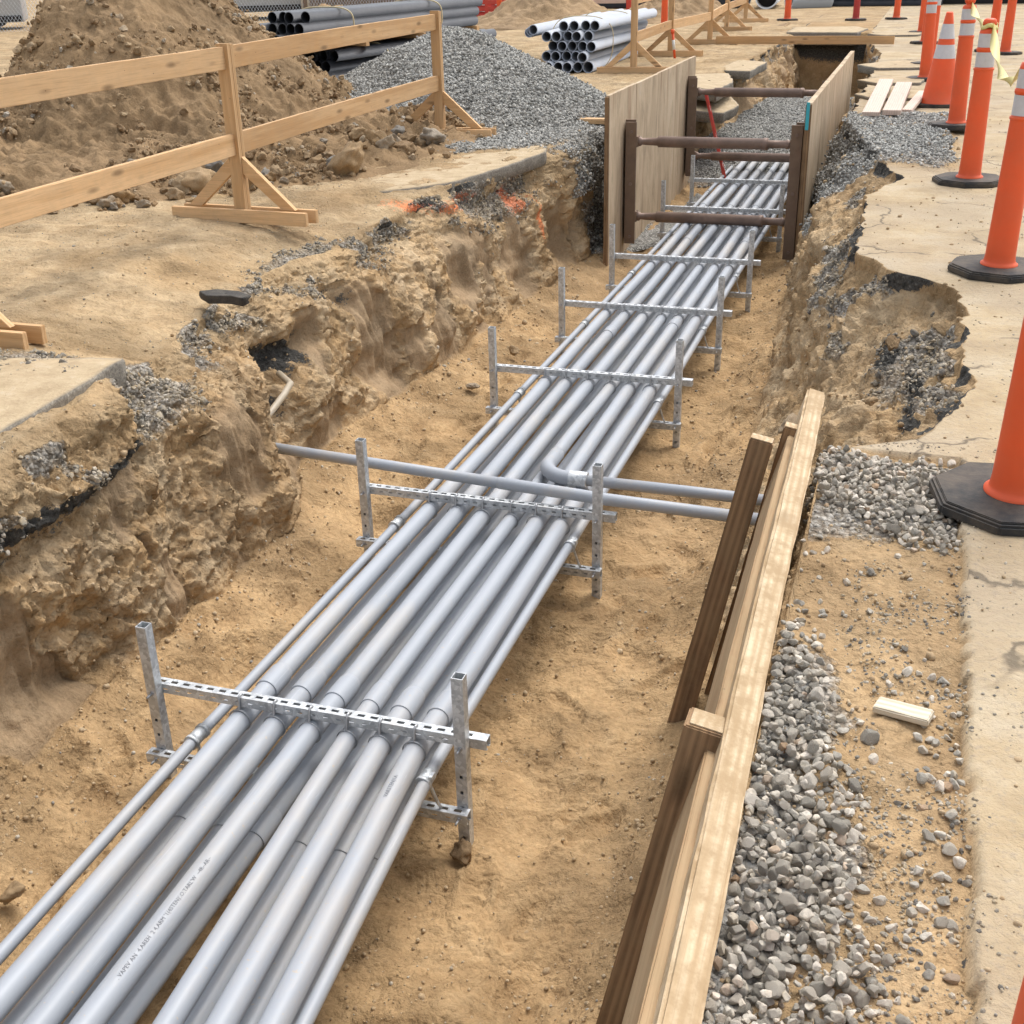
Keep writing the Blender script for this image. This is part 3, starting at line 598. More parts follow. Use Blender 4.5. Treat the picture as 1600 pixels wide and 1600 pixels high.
# gravel bed beside the timber
gst = []
for k in range(12):
    V_, F_ = stone(3, 600+k, 16, .76, .02, (.45, .82)); ob = npmesh('gravel_stone', V_, F_, M['gstone'], smooth=False); gst.append(ob.data); bpy.data.objects.remove(ob)
cand = []
def dens(px_, py_):
    d = 0
    if py_ < 2.85:
        w = L_(py_, [(.5, .16), (1.5, .14), (1.87, .07), (2.24, .01), (2.6, -.08), (2.85, -.14)]); d = max(d, 1-float(sst(w-.07, w+.07, px_)))
        if px_ > .14 and px_ < .245: d = max(d, .30 if 1.7 < py_ < 2.75 else .12)
    if 2.5 < py_ < 3.0 and px_ < -.1: d = max(d, .5)
    if 3.42 < py_ < 4.15: 
        d = max(d, .95*float(sst(0, .1, py_-3.42-(.30 if px_ < .1 else 0)*abs(px_-.1)/.3)))
    return max(d, .045)
for layer in range(3):
    yv = .9
    while yv < 4.15:
        xv = -.131-(yv+1)*.0197+.012
        while xv < .245:
            px_, py_ = xv+random.uniform(-.011, .011), yv+random.uniform(-.011, .011); d = dens(px_, py_)
            if random.random() < (d if layer == 0 else (d-.55)*(1.8-.6*layer)):
                s = random.uniform(.009, .020)*(1.4 if random.random() < .06 else 1); cand.append((px_, py_, gz(px_, py_)+s*.25+layer*.014, s))
            xv += .0235
        yv += .0235
cand.sort(key=lambda c: -(c[3]/(c[1]+.9))*(1 if c[0] < .245 else 0)); vis = [c for c in cand if c[1] > 1.42]; rest = [c for c in cand if c[1] <= 1.42]
top = sorted(vis, key=lambda c: -c[3]/(1.2+c[1])-(.002 if c[2] > 0 else 0))
for c in top[:300]:
    o = bpy.data.objects.new('gravel_stone', random.choice(gst)); o.location = c[:3]; o.scale = (c[3],)*3; o.rotation_euler = (random.gauss(0, .5), random.gauss(0, .5), random.uniform(0, 6.3)); link(o)
    tag(o, 'grey rounded stone lying loose in the gravel bed beside the muddy timber', 'gravel stone', 'loose gravel stones beside the muddy timber')
rs = top[300:]+rest; Pr = np.array([c[:3] for c in rs]); Sr = np.array([c[3] for c in rs])
tag(scatter('gravel_bed', Pr, Sr, M['gstuff'], [stone(3, 700+k, 16, .76, .02, (.45, .82)) for k in range(7)], tilt=.5, smooth=False), 'smaller grey gravel packed between the larger stones beside the timber', 'gravel', kind='stuff')
# a few bigger stones in the right bank and the pit
for (px_, py_, pz_, s, lab) in [(-.02, 5.95, -.12, .05, 'smooth ochre pebble in the broken right bank'), (-.08, 5.35, -.22, .04, 'orange stone in the dark aggregate of the right bank'), (-.45, 5.7, -.5, .085, 'rounded sandy lump on the right bank above the trench'),
        (-1.08, 5.95, -1.14, .035, 'dark stone on the trench floor right of the racks'), (-2.75, 8.3, -1.08, .055, 'dark wet stone at the foot of the left trench wall'), (-2.8, 7.5, -1.1, .05, 'buff stone on the sand left of the third rack'),
        (-1.215, 3.0, -1.15, .05, 'tan clod at the foot of the nearest rack post'), (-.9, 1.75, -1.15, .03, 'lumpy clod of tan soil on the floor at the bottom of the picture'), (-2.55, 2.35, -1.10, .05, 'brown flat stone half buried left of the thin conduit')]:
    o = bpy.data.objects.new('stone', random.choice(cob)); o.location = (px_, py_, pz_); o.scale = (s, s*.9, s*.8); o.rotation_euler = (random.gauss(0, .3), .2, random.uniform(0, 6)); link(o); tag(o, lab, 'stone')

# ------------------------------------------------------------------ broken slabs
def slab(name, poly, z0, z1, label, cat, mat='slab', kind=None, seed=0, tilt=(0, 0)):
    cx = sum(p[0] for p in poly)/len(poly); cy = sum(p[1] for p in poly)/len(poly)
    pts = []
    for i in range(len(poly)):
        a = poly[i]; b_ = poly[(i+1) % len(poly)]; L = math.hypot(b_[0]-a[0], b_[1]-a[1]); n = max(1, int(L/.045))
        for k in range(n): pts.append((a[0]+(b_[0]-a[0])*k/n-cx, a[1]+(b_[1]-a[1])*k/n-cy))
    pts = np.array(pts); nz = noise(V3(pts[:, 0]*5+cx, pts[:, 1]*5+cy, pts[:, 0]*0+seed), seed)*.035+noise(V3(pts[:, 0]*18+cx, pts[:, 1]*18+cy, pts[:, 0]*0+seed), seed+1)*.014
    rr = np.hypot(pts[:, 0], pts[:, 1]); pts = pts*(1+nz/np.maximum(rr, .1))[:, None]
    n = len(pts); rings = []; h = z1-z0
    for (sc, zz, jit) in ((.90, 0, .008), (.965, .12*h, .012), (.985, .5*h, .014), (1.0, .86*h, .006), (.992, h, .002)):
        f = 1-(1-sc)*np.minimum(1, .5/np.maximum(rr, .3)); rr_ = pts*f[:, None]
        j = fbm(V3(pts[:, 0]*14, pts[:, 1]*14, pts[:, 0]*0+zz*30+seed), 3, seed+3)*jit*1.5
        rings.append(V3(rr_[:, 0]+j, rr_[:, 1]+j*.7, pts[:, 0]*0+zz-h+j*.3))
    for sc in (.9, .75, .5, .25, .05): 
        q = rings[4][:, :2]*sc; rings.append(V3(q[:, 0], q[:, 1], .004*fbm(V3(q[:, 0]*6, q[:, 1]*6, q[:, 0]*0), 3, seed)))
    V_ = np.concatenate(rings); i = (np.arange(len(rings)-1)[:, None]*n+np.arange(n)[None]); j = (np.arange(len(rings)-1)[:, None]*n+(np.arange(n)[None]+1) % n)
    F_ = np.stack([i, j, j+n, i+n], -1).reshape(-1, 4)
    o = npmesh(name, V_, F_, M[mat], smooth=True); o.location = (cx, cy, z1); o.rotation_euler = (tilt[0], tilt[1], 0)
    tag(o, label, cat, kind=kind); return o
slab('concrete_slab', [(-4.5, 8.6), (-3.90, 8.7), (-3.50, 9.1), (-3.32, 9.9), (-3.20, 10.7), (-3.4, 11.3), (-4.3, 11.5), (-4.9, 10.4)], -.13, -.003, 'broken sand coloured slab overhanging the left trench wall below the gravel heap', 'concrete slab', seed=3, tilt=(0, -.035))
slab('concrete_slab', [(-4.5, 2.2), (-3.30, 2.4), (-3.20, 3.2), (-3.26, 3.6), (-3.33, 4.42), (-4.0, 4.3), (-4.7, 3.9)], -.13, .012, 'straight edged dusty slab at the left rim of the trench near the camera', 'concrete slab', seed=9, tilt=(0, -.02))
slab('pavement_slab', [(-3.1, 16.4), (-2.5, 15.9), (-2.45, 17.0), (-2.7, 18.2), (-3.2, 18.0)], -.12, .03, 'rounded grey brown rock slab at the left rim behind the left panel', 'broken slab', seed=15)
slab('pavement_slab', [(-2.95, 15.85), (-2.4, 15.95), (-2.3, 16.6), (-2.5, 17.2), (-2.9, 17.1)], -.34, -.20, 'lower grey rock slab jutting below the rounded one at the left rim', 'broken slab', seed=18, tilt=(.05, .1))
slab('pavement_slab', [(-3.0, 18.8), (-2.45, 18.6), (-2.4, 20.2), (-2.9, 20.6)], -.10, .02, 'dark grey slab on the left rim just before the cross board', 'broken slab', seed=21)
slab('pavement_slab', [(-2.9, 27.3), (-1.45, 27.1), (-1.3, 28.4), (-1.6, 29.2), (-2.9, 29.1)], -.22, .03, 'thick pavement slab bridging the far end of the trench', 'broken slab', seed=25)
for (a, b_, c, d, lab, sd) in [(-.55, 15.6, .25, .9, 'flat sandy slab on the right rim right behind the stacked planks', 31), (-.62, 17.3, .25, .8, 'middle of the flat slabs along the right rim behind the planks', 35), (-.7, 19.6, .3, 1.1, 'far flat slab on the right rim beside the cones', 38), (-.9, 26.6, .3, .8, 'dark edged slab right of the far trench end', 44)]:
    slab('pavement_slab', [(a-c, b_), (a, b_-d*.5), (a+c*2.2, b_-d*.4), (a+c*2.4, b_+d*.5), (a+c*.4, b_+d*.6)], -.08, .035, lab, 'broken slab', seed=sd)
slab('asphalt_lump', [(-3.72, 5.68), (-3.64, 5.62), (-3.52, 5.67), (-3.44, 5.65), (-3.42, 5.71), (-3.52, 5.75), (-3.64, 5.74)], -.07, -.02, 'small black lump of asphalt lying on the left bank', 'asphalt lump', mat='asphalt', seed=52, tilt=(.03, .05))

# ------------------------------------------------------------------ conduits
def pipe(name, pts, r, label, mat='pvc', couplings=(), group=None, n=28, cap=True, ends=None):
    root = empty(name, pts[0]); o0 = Vector(pts[0]); loc = [Vector(p)-o0 for p in pts]
    MB().tube(loc, r, n, caps=cap).build('pipe_run', M[mat], root)
    for yc in couplings:
        for a, b_ in zip(pts, pts[1:]):
            if min(a[1], b_[1]) <= yc <= max(a[1], b_[1]):
                f = (yc-a[1])/(b_[1]-a[1]); c = Vector(a).lerp(Vector(b_), f)-o0; d = (Vector(b_)-Vector(a)).normalized()
                m = MB(); R2 = r*1.13
                m.tube([c-d*.0625, c-d*.062, c-d*.0619, c-d*.0579, c-d*.0578, c+d*.052, c+d*.0525, c+d*.075], [r*.99, R2*.985, R2*.985, R2, R2, R2, R2, r*1.005], n, caps=False).build('coupling', M[mat], root); break
    return tag(root, label, 'conduit', group)
UX = [-2.10, -1.96, -1.82, -1.675, -1.55, -1.42]; names = ['first', 'second', 'third', 'fourth', 'fifth', 'sixth']
ZU, ZL_ = -.836, -.965
FAN = [.03, .042, .022, .075, .088, .092]
wob = lambda k, y: .005*math.sin(y*1.3+k*2)*(y > 3.2)+FAN[k % 9]*min(1.7, max(0, (3.05-y)/1.1))
for k, X0 in enumerate(UX):
    r = .035 if k == 3 else .0395
    if k == 3:
        pts = [(X0+wob(k, yv), yv, ZU) for yv in np.arange(-3.2, 5.45, .3)]+[(X0, 5.50, ZU)]
        pipe('conduit', pts, r, 'thinner fourth grey conduit from the left in the upper row, ending under the elbow', couplings=[3.36])
    else:
        pts = [(X0+wob(k, yv), yv, ZU+.003*math.sin(yv*1.7+k)) for yv in np.arange(-3.2, 16.6, .3)]
        pipe('conduit', pts, r, f'large grey conduit, {names[k]} from the left in the upper row', couplings=[3.36+.02*math.sin(k*3), 8.0+.1*k if k in (1, 4) else 40, 11.2 if k % 2 else 12.9])
    pts = [(X0+.012*math.sin(k*2)+wob(k+9, yv), yv, ZL_) for yv in np.arange(-3.2, 16.4, .3)]
    pipe('conduit', pts, .0395, f'shaded grey conduit, {names[k]} from the left in the lower row on the lower bars', couplings=[2.72, 9.3])
# fourth conduit beyond the elbow, turning out to the right
pts = [(-1.675, yv, ZU) for yv in np.arange(16.4, 7.3, -.6)]+[(-1.675+.03*float(sst(6.9, 5.8, yv)), yv, ZU+(-.765-ZU)*float(sst(6.9, 5.8, yv))) for yv in np.arange(7.2, 5.62, -.1)]+[(-1.645, 5.58, -.765)]
rt = empty('conduit', pts[0]); o0 = Vector(pts[0])
MB().tube([Vector(p)-o0 for p in pts], .035, 28).build('pipe_run', M['pvc'], rt)
MB().tube([Vector(p)-o0 for p in [(-1.645, 5.66, -.765), (-1.645, 5.659, -.765), (-1.645, 5.60, -.765), (-1.645, 5.52, -.762)]+[(-1.645+.155*(1-math.cos(a)), 5.505-.155*math.sin(a), -.762) for a in np.linspace(0, math.pi/2, 13)]+[(-1.47, 5.35, -.762)]], [.035]+[.0385]*17, 28).build('elbow', M['pvc'], rt)
MB().tube([Vector(p)-o0 for p in [(-1.492, 5.35, -.762), (-1.49, 5.35, -.762), (-1.489, 5.35, -.762), (-1.40, 5.349, -.761), (-1.399, 5.349, -.761), (-1.397, 5.349, -.761)]], [.037, .044, .044, .042, .042, .029], 28, caps=False).build('coupling', M['galv'], rt)
MB().tube([Vector(p)-o0 for p in [(-1.47, 5.35, -.762), (-.9, 5.335, -.757), (-.4, 5.31, -.75)]], .0285, 24).build('branch_pipe', M['pvc'], rt)
tag(rt, 'fourth upper conduit beyond the elbow, bending right across the bundle to the timber', 'conduit')
cr = empty('conduit', (-3.2, 5.20, -.70)); o0 = Vector((-3.2, 5.20, -.70))
MB().tube([Vector(p)-o0 for p in [(-3.35, 5.22, -.695), (-2.56, 5.15, -.70), (-1.75, 5.07, -.70)]], .028, 24).build('pipe_run', M['pvc'], cr)
MB().tube([Vector(p)-o0 for p in [(-1.78, 5.073, -.70), (-1.77, 5.073, -.70), (-1.24, 5.02, -.70), (-.42, 4.98, -.70)]], [.027, .0305, .0295, .0295], 24).build('pipe_run', M['pvc'], cr)
tag(cr, 'long thin grey conduit crossing over the bundle from the left wall to the timber', 'conduit')
pipe('thin_conduit', [(-2.252+.02*min(1.6, max(0, (3-yv)/.9)), yv, -.90+.003*math.sin(yv)) for yv in np.arange(-3.2, 16.3, .3)], .0215, 'thin grey conduit along the left side of the bundle')
pipe('thin_conduit', [(-1.35+.005*math.sin(yv*1.1)*(yv > 3.2)+.076*min(1.7, max(0, (3.05-yv)/1.1)), yv, -.88) for yv in np.arange(-3.2, 16.3, .3)], .0225, 'thin pale grey conduit along the right side of the bundle')
pipe('old_pipe', [(-3.17, 5.14, -.76), (-3.16, 5.15, -.66), (-3.15, 5.21, -.585), (-3.15, 5.36, -.545), (-3.17, 5.52, -.525), (-3.22, 5.7, -.52), (-3.4, 5.9, -.54)], .019, 'short curved stub of old dusty pipe in the left wall hollow', mat='oldpvc')
# printed marking on the third conduit
def text_mesh(s, size):
    cu = bpy.data.curves.new('t', 'FONT'); cu.body = s; cu.size = size; cu.resolution_u = 2; o = bpy.data.objects.new('t', cu); COL.objects.link(o)
    dg = bpy.context.evaluated_depsgraph_get(); me = bpy.data.meshes.new_from_object(o.evaluated_get(dg)); bpy.data.objects.remove(o); return me
def marking(X0, y0, s, size, ang, parentname, down=True):
    me = text_mesh(s, size); r = .0395+.0012
    for v in me.vertices:
        th = ang+v.co.y/r; yv = y0+v.co.x; v.co = (X0+wob(2, yv)+r*math.cos(th), yv, ZU+.003*math.sin(yv*1.7+2)+r*math.sin(th))
    me.name = 'printed_marking'; me.materials.append(M['ink']); o = bpy.data.objects.new('printed_marking', me); link(o); return o
third = [o for o in bpy.data.objects if o.get('label', '').startswith('large grey conduit, third')][0]
mk = marking(UX[2], 1.90, ". VAPEV AN  4.AREH  2 4.ARM '1(4STEN)'.O.TARL'W  ~4R~AR~", .018, R(62), 'x')
mk.parent = third; mk.location = -third.location
sixth = [o for o in bpy.data.objects if o.get('label', '').startswith('large grey conduit, sixth')][0]
me = text_mesh("VARSTEN)1A", .02)
for v in me.vertices:
    th = R(80)+v.co.y/.0407; yv = 2.80+v.co.x; v.co = (UX[5]+wob(5, yv)+.0407*math.cos(th), yv, ZU+.003*math.sin(yv*1.7+5)+.0407*math.sin(th))
me.materials.append(M['ink']); o = bpy.data.objects.new('printed_marking', me); link(o, sixth); o.location = -sixth.location

# ------------------------------------------------------------------ racks
S_ = .041; T_ = .003
def slotted(m, L, wid, M_, slot=.028, sw=.014, pitch=.05, start=.03):
    """plate in local xy (x length), with slots"""
    e = (wid-sw)/2
    m.box((0, (sw+e)/2, 0), (L, e, T_), M_); m.box((0, -(sw+e)/2, 0), (L, e, T_), M_)
    xs = -L/2; p = -L/2+start
    while p < L/2-start:
        a = p-slot/2; m.box(((xs+a)/2, 0, 0), (a-xs, sw, T_), M_); xs = p+slot/2; p += pitch
    m.box(((xs+L/2)/2, 0, 0), (L/2-xs, sw, T_), M_)
def channel(L):
    m = MB(); h = S_/2-T_/2
    slotted(m, L, S_, Matrix.Translation((0, 0, h)))                       # top
    slotted(m, L, S_-2*T_-.0006, Matrix.Translation((0, -h, 0)) @ Matrix.Rotation(R(90), 4, 'X'), .020, .009, .05, .05)
    m.box((0, h, 0), (L, T_, S_-2*T_-.0006)); 
    m.box((0, h-.006, -h), (L, .009, T_)); m.box((0, -h+.006, -h), (L, .009, T_)); return m
def post(L):
    m = MB(); h = S_/2-T_/2; w = S_
    Rz = Matrix.Rotation(R(90), 4, 'Y')
    m.box((h, 0, 0), (T_, S_-2*T_-.0004, L)); m.box((-h, 0, 0), (T_, S_-2*T_-.0004, L)); m.box((0, h, 0), (S_, T_, L))
    Rm = Matrix.Rotation(R(90), 4, 'X') @ Matrix.Rotation(R(90), 4, 'Z')
    slotted(m, L-.30, S_, Matrix.Translation((0, -h, -.15)) @ Rm, .013, .0105, .065, .03); m.box((0, -h, L/2-.15), (S_, T_, .30)); return m
def bolt(m, c, ln=.03):
    c = Vector(c); m.tube([c, c+Vector((0, -.004, 0))], .010, 6); m.tube([c, c+Vector((0, -ln, 0))], .0045, 8)
ZT, ZB, ZLo = -.49, -.749, -1.012
rk = empty('conduit_rack', (0, 0, 0)); xl, xr = -.6, .6; z0 = -1.24; LP = ZT-z0
post(LP).build('post', M['galv'], rk, Matrix.Translation((xl, 0, (ZT+z0)/2)))
post(LP).build('post', M['galv'], rk, Matrix.Translation((xr, 0, (ZT+z0)/2)))
channel(1.30).build('upper_bar', M['galv'], rk, Matrix.Translation((0.03, S_+.001, ZB-S_/2)))
channel(1.27).build('lower_bar', M['galv'], rk, Matrix.Translation((-.005, -S_-.001, ZLo-S_/2)))
for (bx, by, bz) in ((xl, -S_/2, ZB-.02), (xr, -S_/2, ZB-.02), (xl, -1.5*S_-.002, ZLo-.02), (xr, -1.5*S_-.002, ZLo-.02)):
    m = MB(); bolt(m, (bx, by, bz)); m.build('bolt', M['wire'], rk)
def clampmesh(dx, rp, zc):
    m = MB(); yb = S_+.001
    ring = [(dx+(rp+.003)*math.cos(a), yb-.035, zc+(rp+.003)*math.sin(a)) for a in np.linspace(0, 2*math.pi, 25)]
    m.tube(ring, .0028, 6, caps=False)
    u = [(dx, yb-.034, zc+rp+.002), (dx-.002, yb-S_/2-.004, ZB-S_*.9), (dx, yb-S_/2-.005, ZB-.01), (dx, yb-S_/2+.004, ZB+.005), (dx+.001, yb-.004, ZB+.006), (dx+.001, yb+.003, ZB-.004)]
    m.tube(u, .0048, 8); return m
for k, X0 in enumerate(UX):
    clampmesh(X0+1.84, .035 if k == 3 else .0395, ZU).build('wire_clamp', M['wire'], rk)
m = MB(); m.tube([(-.412, -.09, -.90), (-.412, -.01, -.90)], .0255, 20).tube([(-.412, -.095, -.90), (-.412, -.078, -.90)], .029, 20).tube([(-.412, -.022, -.90), (-.412, -.005, -.90)], .029, 20).tube([(-.412, -.05, -.92), (-.412, -.05, -1.01)], .006, 8); m.build('pipe_collar', M['galv'], rk)
m = MB(); m.tube([(.49, -.10, -.88), (.49, -.04, -.88)], .0265, 20); m.tube([(.49, -.105, -.88), (.49, -.09, -.88)], .0295, 20); m.tube([(.495, -.06, -.86), (.50, -.06, -.91), (.52, -.05, -.985), (.53, -.045, -1.01)], .006, 8); m.box((.515, -.075, -.858), (.012, .03, .012)); m.build('pipe_collar', M['galv'], rk)
tag(rk, 'x', 'conduit rack', 'galvanised conduit racks along the trench')
RY = [3.09, 4.94, 6.94, 8.545, 10.15, 12.37, 14.05]
RLAB = ['nearest galvanised rack, at the joint sleeves, square post tops open to view', 'second rack from the front, where the thin cross conduit passes behind its posts', 'third rack from the front, just beyond the elbow',
        'fourth rack from the front, in the open trench midway to the shoring panels', 'fifth rack from the front, just before the shoring panels', 'sixth rack, between the two shoring panels under the lower near strut', 'farthest rack, deep between the shoring panels']
racks = [rk]+[copy_tree(rk) for _ in RY[1:]]
for o, yv, lb in zip(racks, RY, RLAB): o.location = (-1.84, yv, 0); o.rotation_euler = (0, 0, R(random.uniform(-.6, .6))); o['label'] = lb

# ------------------------------------------------------------------ guard rail on the left
def trestle():
    r = empty('fence_post', (0, 0, 0)); g = .002
    board('post', (0, 0, .0), (0, 0, 1.16), .038, .089, M['pine'], r, up=(1, 0, 0))
    board('post', (0, .04, .0), (0, .04, 1.155), .038, .089, M['pine'], r, up=(1, 0, 0))
    board('base_board', (-.54, -.041, .046), (.54, -.041, .046), .038, .089, M['pine'], r)
    board('base_board', (-.52, .081, .046), (.55, .081, .046), .038, .089, M['pine'], r)
    for s in (-1, 1):
        m = MB(); n = .089/2
        P2 = [(s*.045, .44), (s*.045, .325), (s*.325, .093), (s*.43, .093)]
        if s < 0: P2 = P2[::-1]
        m.prism(P2, -.019, .019, Matrix.Translation((0, .02, 0)) @ Matrix.Rotation(R(90), 4, 'X'), .002).build('brace', M['pine'], r)
    return r
TP_ = [(-4.44, 4.50, 0, 'nearest trestle foot of the guard rail, cut by the left edge of the picture'), (-4.43, 7.42, 0, 'guard rail trestle in front of the soil heap with braces on both sides'), (-4.50, 11.43, 0, 'guard rail trestle standing in front of the gravel heap'),
       (-4.13, 18.37, 0, 'guard rail trestle right beside the grey pipe stack'), (-4.2, 21.5, 0, 'guard rail trestle just behind the left shoring panel'), (-3.98, 24.2, 0, 'guard rail trestle at the left end of the cross board'), (-4.3, 28.3, 0, 'second farthest guard rail trestle beyond the cross board'), (-4.35, 31.6, 0, 'farthest guard rail trestle')]
t0 = trestle()
for k, (a, b_, rz, lab) in enumerate(TP_):
    o = t0 if k == 0 else copy_tree(t0); o.location = (a, b_, max(0, gz(a, b_)*.5)-.004); o.rotation_euler = (0, 0, R([0, -3, 2, 1, 4, 0, -2, 3][k])); tag(o, lab, 'fence trestle', 'timber trestles of the guard rail')
def rail(k1, k2, z1, z2, zl, lab, e1=.0, e2=.0, dx=0):
    a = TP_[k1]; b_ = TP_[k2]; d = Vector((b_[0]-a[0], b_[1]-a[1], 0)).normalized()
    p = Vector((a[0]-.0+dx, a[1]+.05, z1))-d*e1; q = Vector((b_[0]+dx, b_[1]+.05-.055, z2))+d*e2
    o = board('rail', p, q, .038, .14, M['pine'], warp=.003); tag(o, lab, 'fence rail', 'boards of the guard rail')
tops = [('top rail board running off the left edge in front of the soil heap', 'lower rail board running off the left edge in front of the cobbles'), ('top rail board between the two nearest standing trestles', 'lower rail board in front of the soil heap and gravel heap')]
rail(0, 1, 1.06, 1.07, 0, tops[0][0], 3.5, 0); rail(0, 1, .47, .52, 0, tops[0][1], 3.5, 0)
rail(1, 2, 1.07, 1.08, 0, tops[1][0], 0, .0); rail(1, 2, .52, .53, 0, tops[1][1], 0, .0)
far = [(3, 4, 'behind the grey pipe stack'), (4, 5, 'above the far edge of the left panel'), (5, 6, 'beyond the cross board'), (6, 7, 'at the far end of the guard rail')]
for a, b_, w in far:
    rail(a, b_, 1.02, 1.02, 0, 'distant top rail board '+w); rail(a, b_, .5, .5, 0, 'distant lower rail board '+w)

# ------------------------------------------------------------------ shoring
def panel(name, x0, y0, y1, z0, z1, th, label, nb, lean=0):
    r = empty('shoring_wall', (x0, y0, z0)); w = (y1-y0)/nb
    for k in range(nb):
        h = z1-z0+random.uniform(-.004, .004)
        a = (random.uniform(-.0015, .0015)+lean*0, w*(k+.5), 0); b_ = (a[0]+lean, w*(k+.5), h)
        board('panel_board', a, b_, th, w-.001, M['ply'], r, up=(0, 1, 0), bev=.0015)
    board('edge_batten', (0, -.021, 0), (lean, -.021, z1-z0-.01), th+.004, .038, M['stake'], r, up=(0, 1, 0))
    return tag(r, label, 'shoring panel')
panel('shoring_panel', -2.755, 11.22, 15.7, -1.22, .45, .035, 'broad weathered wooden shoring panel against the left trench wall', 4)
rp = panel('shoring_panel', -.985, 11.66, 17.7, -1.24, .36, .05, 'long wooden panel right of the trench with a turquoise mark on its edge', 9, -.0)
o = MB().box((-.004, -.0455, 1.49), (.03, .012, .24)).build('paint_mark', M['blue'], rp)
def rail_post(name, x0, y0, z0, z1, side, label):
    r = empty(name, (x0, y0, z0)); H = z1-z0
    m = MB(); m.box((0, 0, H/2), (.045, .014, H), None, .002); m.box((side*.018, .045, H/2), (.010, .09, H), None, .002); m.build('flange', M['rust'], r)
    m = MB(); m.box((0, .10, H/2+.02), (.045, .014, H-.02), None, .002); m.box((-side*.03, .05, H/2), (.012, .125, H*.98), None, .002); m.build('flange', M['rust'], r)
    for zz in (H*.12, H*.55, H*.9):
        m = MB(); m.tube([(0, -.007, zz), (0, -.016, zz)], .013, 6); m.build('bolt', M['rust'], r)
    return tag(r, label, 'steel rail', 'rusty upright rails of the shoring')
def wide_rail(x0, y0, z0, z1, side, label):
    r = empty('shoring_rail', (x0, y0, z0)); H = z1-z0
    MB().box((0, 0, H/2), (.105, .02, H), None, .003).build('front_plate', M['rust'], r)
    MB().box((-side*.03, .11, H/2+.015), (.105, .02, H-.01), None, .003).build('rear_plate', M['rust'], r)
    MB().box((-side*.045, .055, H/2), (.012, .09, H-.02)).build('web', M['rust'], r)
    for zz in (.07, H*.5, H-.09):
        MB().tube([(0, -.01, zz), (0, -.022, zz)], .016, 8).build('bolt', M['strut'], r)
    return tag(r, label, 'steel rail', 'rusty upright rails of the shoring')
wide_rail(-2.66, 11.80, -1.02, .15, 1, 'rusty upright rail at the front of the left panel')
wide_rail(-2.66, 15.1, -.90, .25, 1, 'rusty upright rail at the rear of the left panel')
wide_rail(-1.085, 11.78, -1.10, .15, -1, 'rusty upright rail at the front of the right panel')
wide_rail(-1.10, 15.15, -.95, .22, -1, 'rusty upright rail at the rear of the right panel, hidden low')
def strut(y0, z0, label, flip=False, x0=-2.61, x1=-1.13):
    r = empty('shoring_strut', (x0, y0, z0)); L = x1-x0
    prof = [(0, .03), (.02, .045), (.035, .045), (.05, .03), (.10, .034), (.20, .038), (.21, .052), (L-.27, .052), (L-.265, .057), (L-.225, .057), (L-.22, .036), (L-.06, .036), (L-.05, .045), (L, .03)]
    if flip: prof = [(L-a, b_) for a, b_ in prof][::-1]
    i1 = 6; 
    MB().tube([(a, 0, 0) for a, b_ in prof], [b_ for a, b_ in prof], 24).build('strut_tube', M['strut'], r)
    MB().box((.005, 0, 0), (.02, .10, .10), None, .003).build('end_plate', M['rust'], r); MB().box((L-.005, 0, 0), (.02, .10, .10), None, .003).build('end_plate', M['rust'], r)
    return tag(r, label, 'strut', 'rusty steel struts across the trench')
strut(11.85, -.035, 'near upper rusty strut, brightest and widest of the four'); strut(11.85, -.755, 'near lower rusty strut just above the conduits')
strut(15.15, .085, 'far upper rusty strut against the gravel backfill'); strut(15.15, -.66, 'far lower rusty strut just behind the near upper one')
# orange spirit level leaning on the left wall behind the strut
lv = empty('spirit_level', (-2.56, 15.45, .05)); a = Vector((0, 0, 0)); b_ = Vector((.34, -.3, -1.0)); FM = frame(a, b_, (0, 1, 0)); L = (b_-a).length
m = MB(); m.box((0, 0, .027), (L, .03, .008)); m.box((0, 0, -.027), (L, .03, .008)); m.box((0, 0, 0), (L, .008, .05)); m.build('level_body', M['red'], lv, FM)
for q in (-.35, 0, .35): MB().box((q, 0, 0), (.07, .02, .03)).build('vial', M['white'], lv, FM)
tag(lv, 'red spirit level leaning in the trench behind the upper struts', 'spirit level')
sv = empty('marking_wand', (-4.0, 20.9, 0)); 
MB().tube([(0, 0, 0), (-.05, .0, .42)], .022, 12).build('wand_shaft', M['orange'], sv); MB().tube([(-.05, 0, .40), (-.053, 0, .46)], [.03, .03], 12).build('wand_head', M['orange'], sv); MB().tube([(-.017, -.001, .15), (-.037, -.001, .30)], .024, 12).build('wand_sleeve', M['white'], sv)
tag(sv, 'orange and white marking wand standing behind the left panel', 'marking wand')

# ------------------------------------------------------------------ timbers at the right rim
lean = Vector((.23, .20, 1.18)).normalized()
def stake(name, top, L, w, label, h=None, dy=0):
    top = Vector(top); r = board(name, top-lean*L, top, w, h or w, M['stake'], None, up=(0, 1, 0), bev=.004, warp=.002)
    return tag(r, label, 'timber stake', 'timber stakes holding the muddy beam')
stake('timber_stake', (-.315, 2.33, .02), 1.25, .104, 'nearest dark square stake with a sawn pale top beside the beam')
stake('timber_stake', (-.43, 4.20, -.0), 1.22, .088, 'dark stake with a ragged mud caked top at the ends of the cross conduits')
stake('timber_stake', (-.335, 4.33, .01), 1.22, .06, 'slimmer dark stake squeezed between the ragged stake and the beam', .088)
for o in list(bpy.data.objects):
    if o.name.startswith('timber_stake'):
        L = max(v.co.x for v in o.data.vertices)
        cap = MB().box((L+.0025, 0, 0), (.004, .082 if 'slimmer' not in o['label'] else .054, .082), None, .0015).build('sawn_top', M['beam'], o)
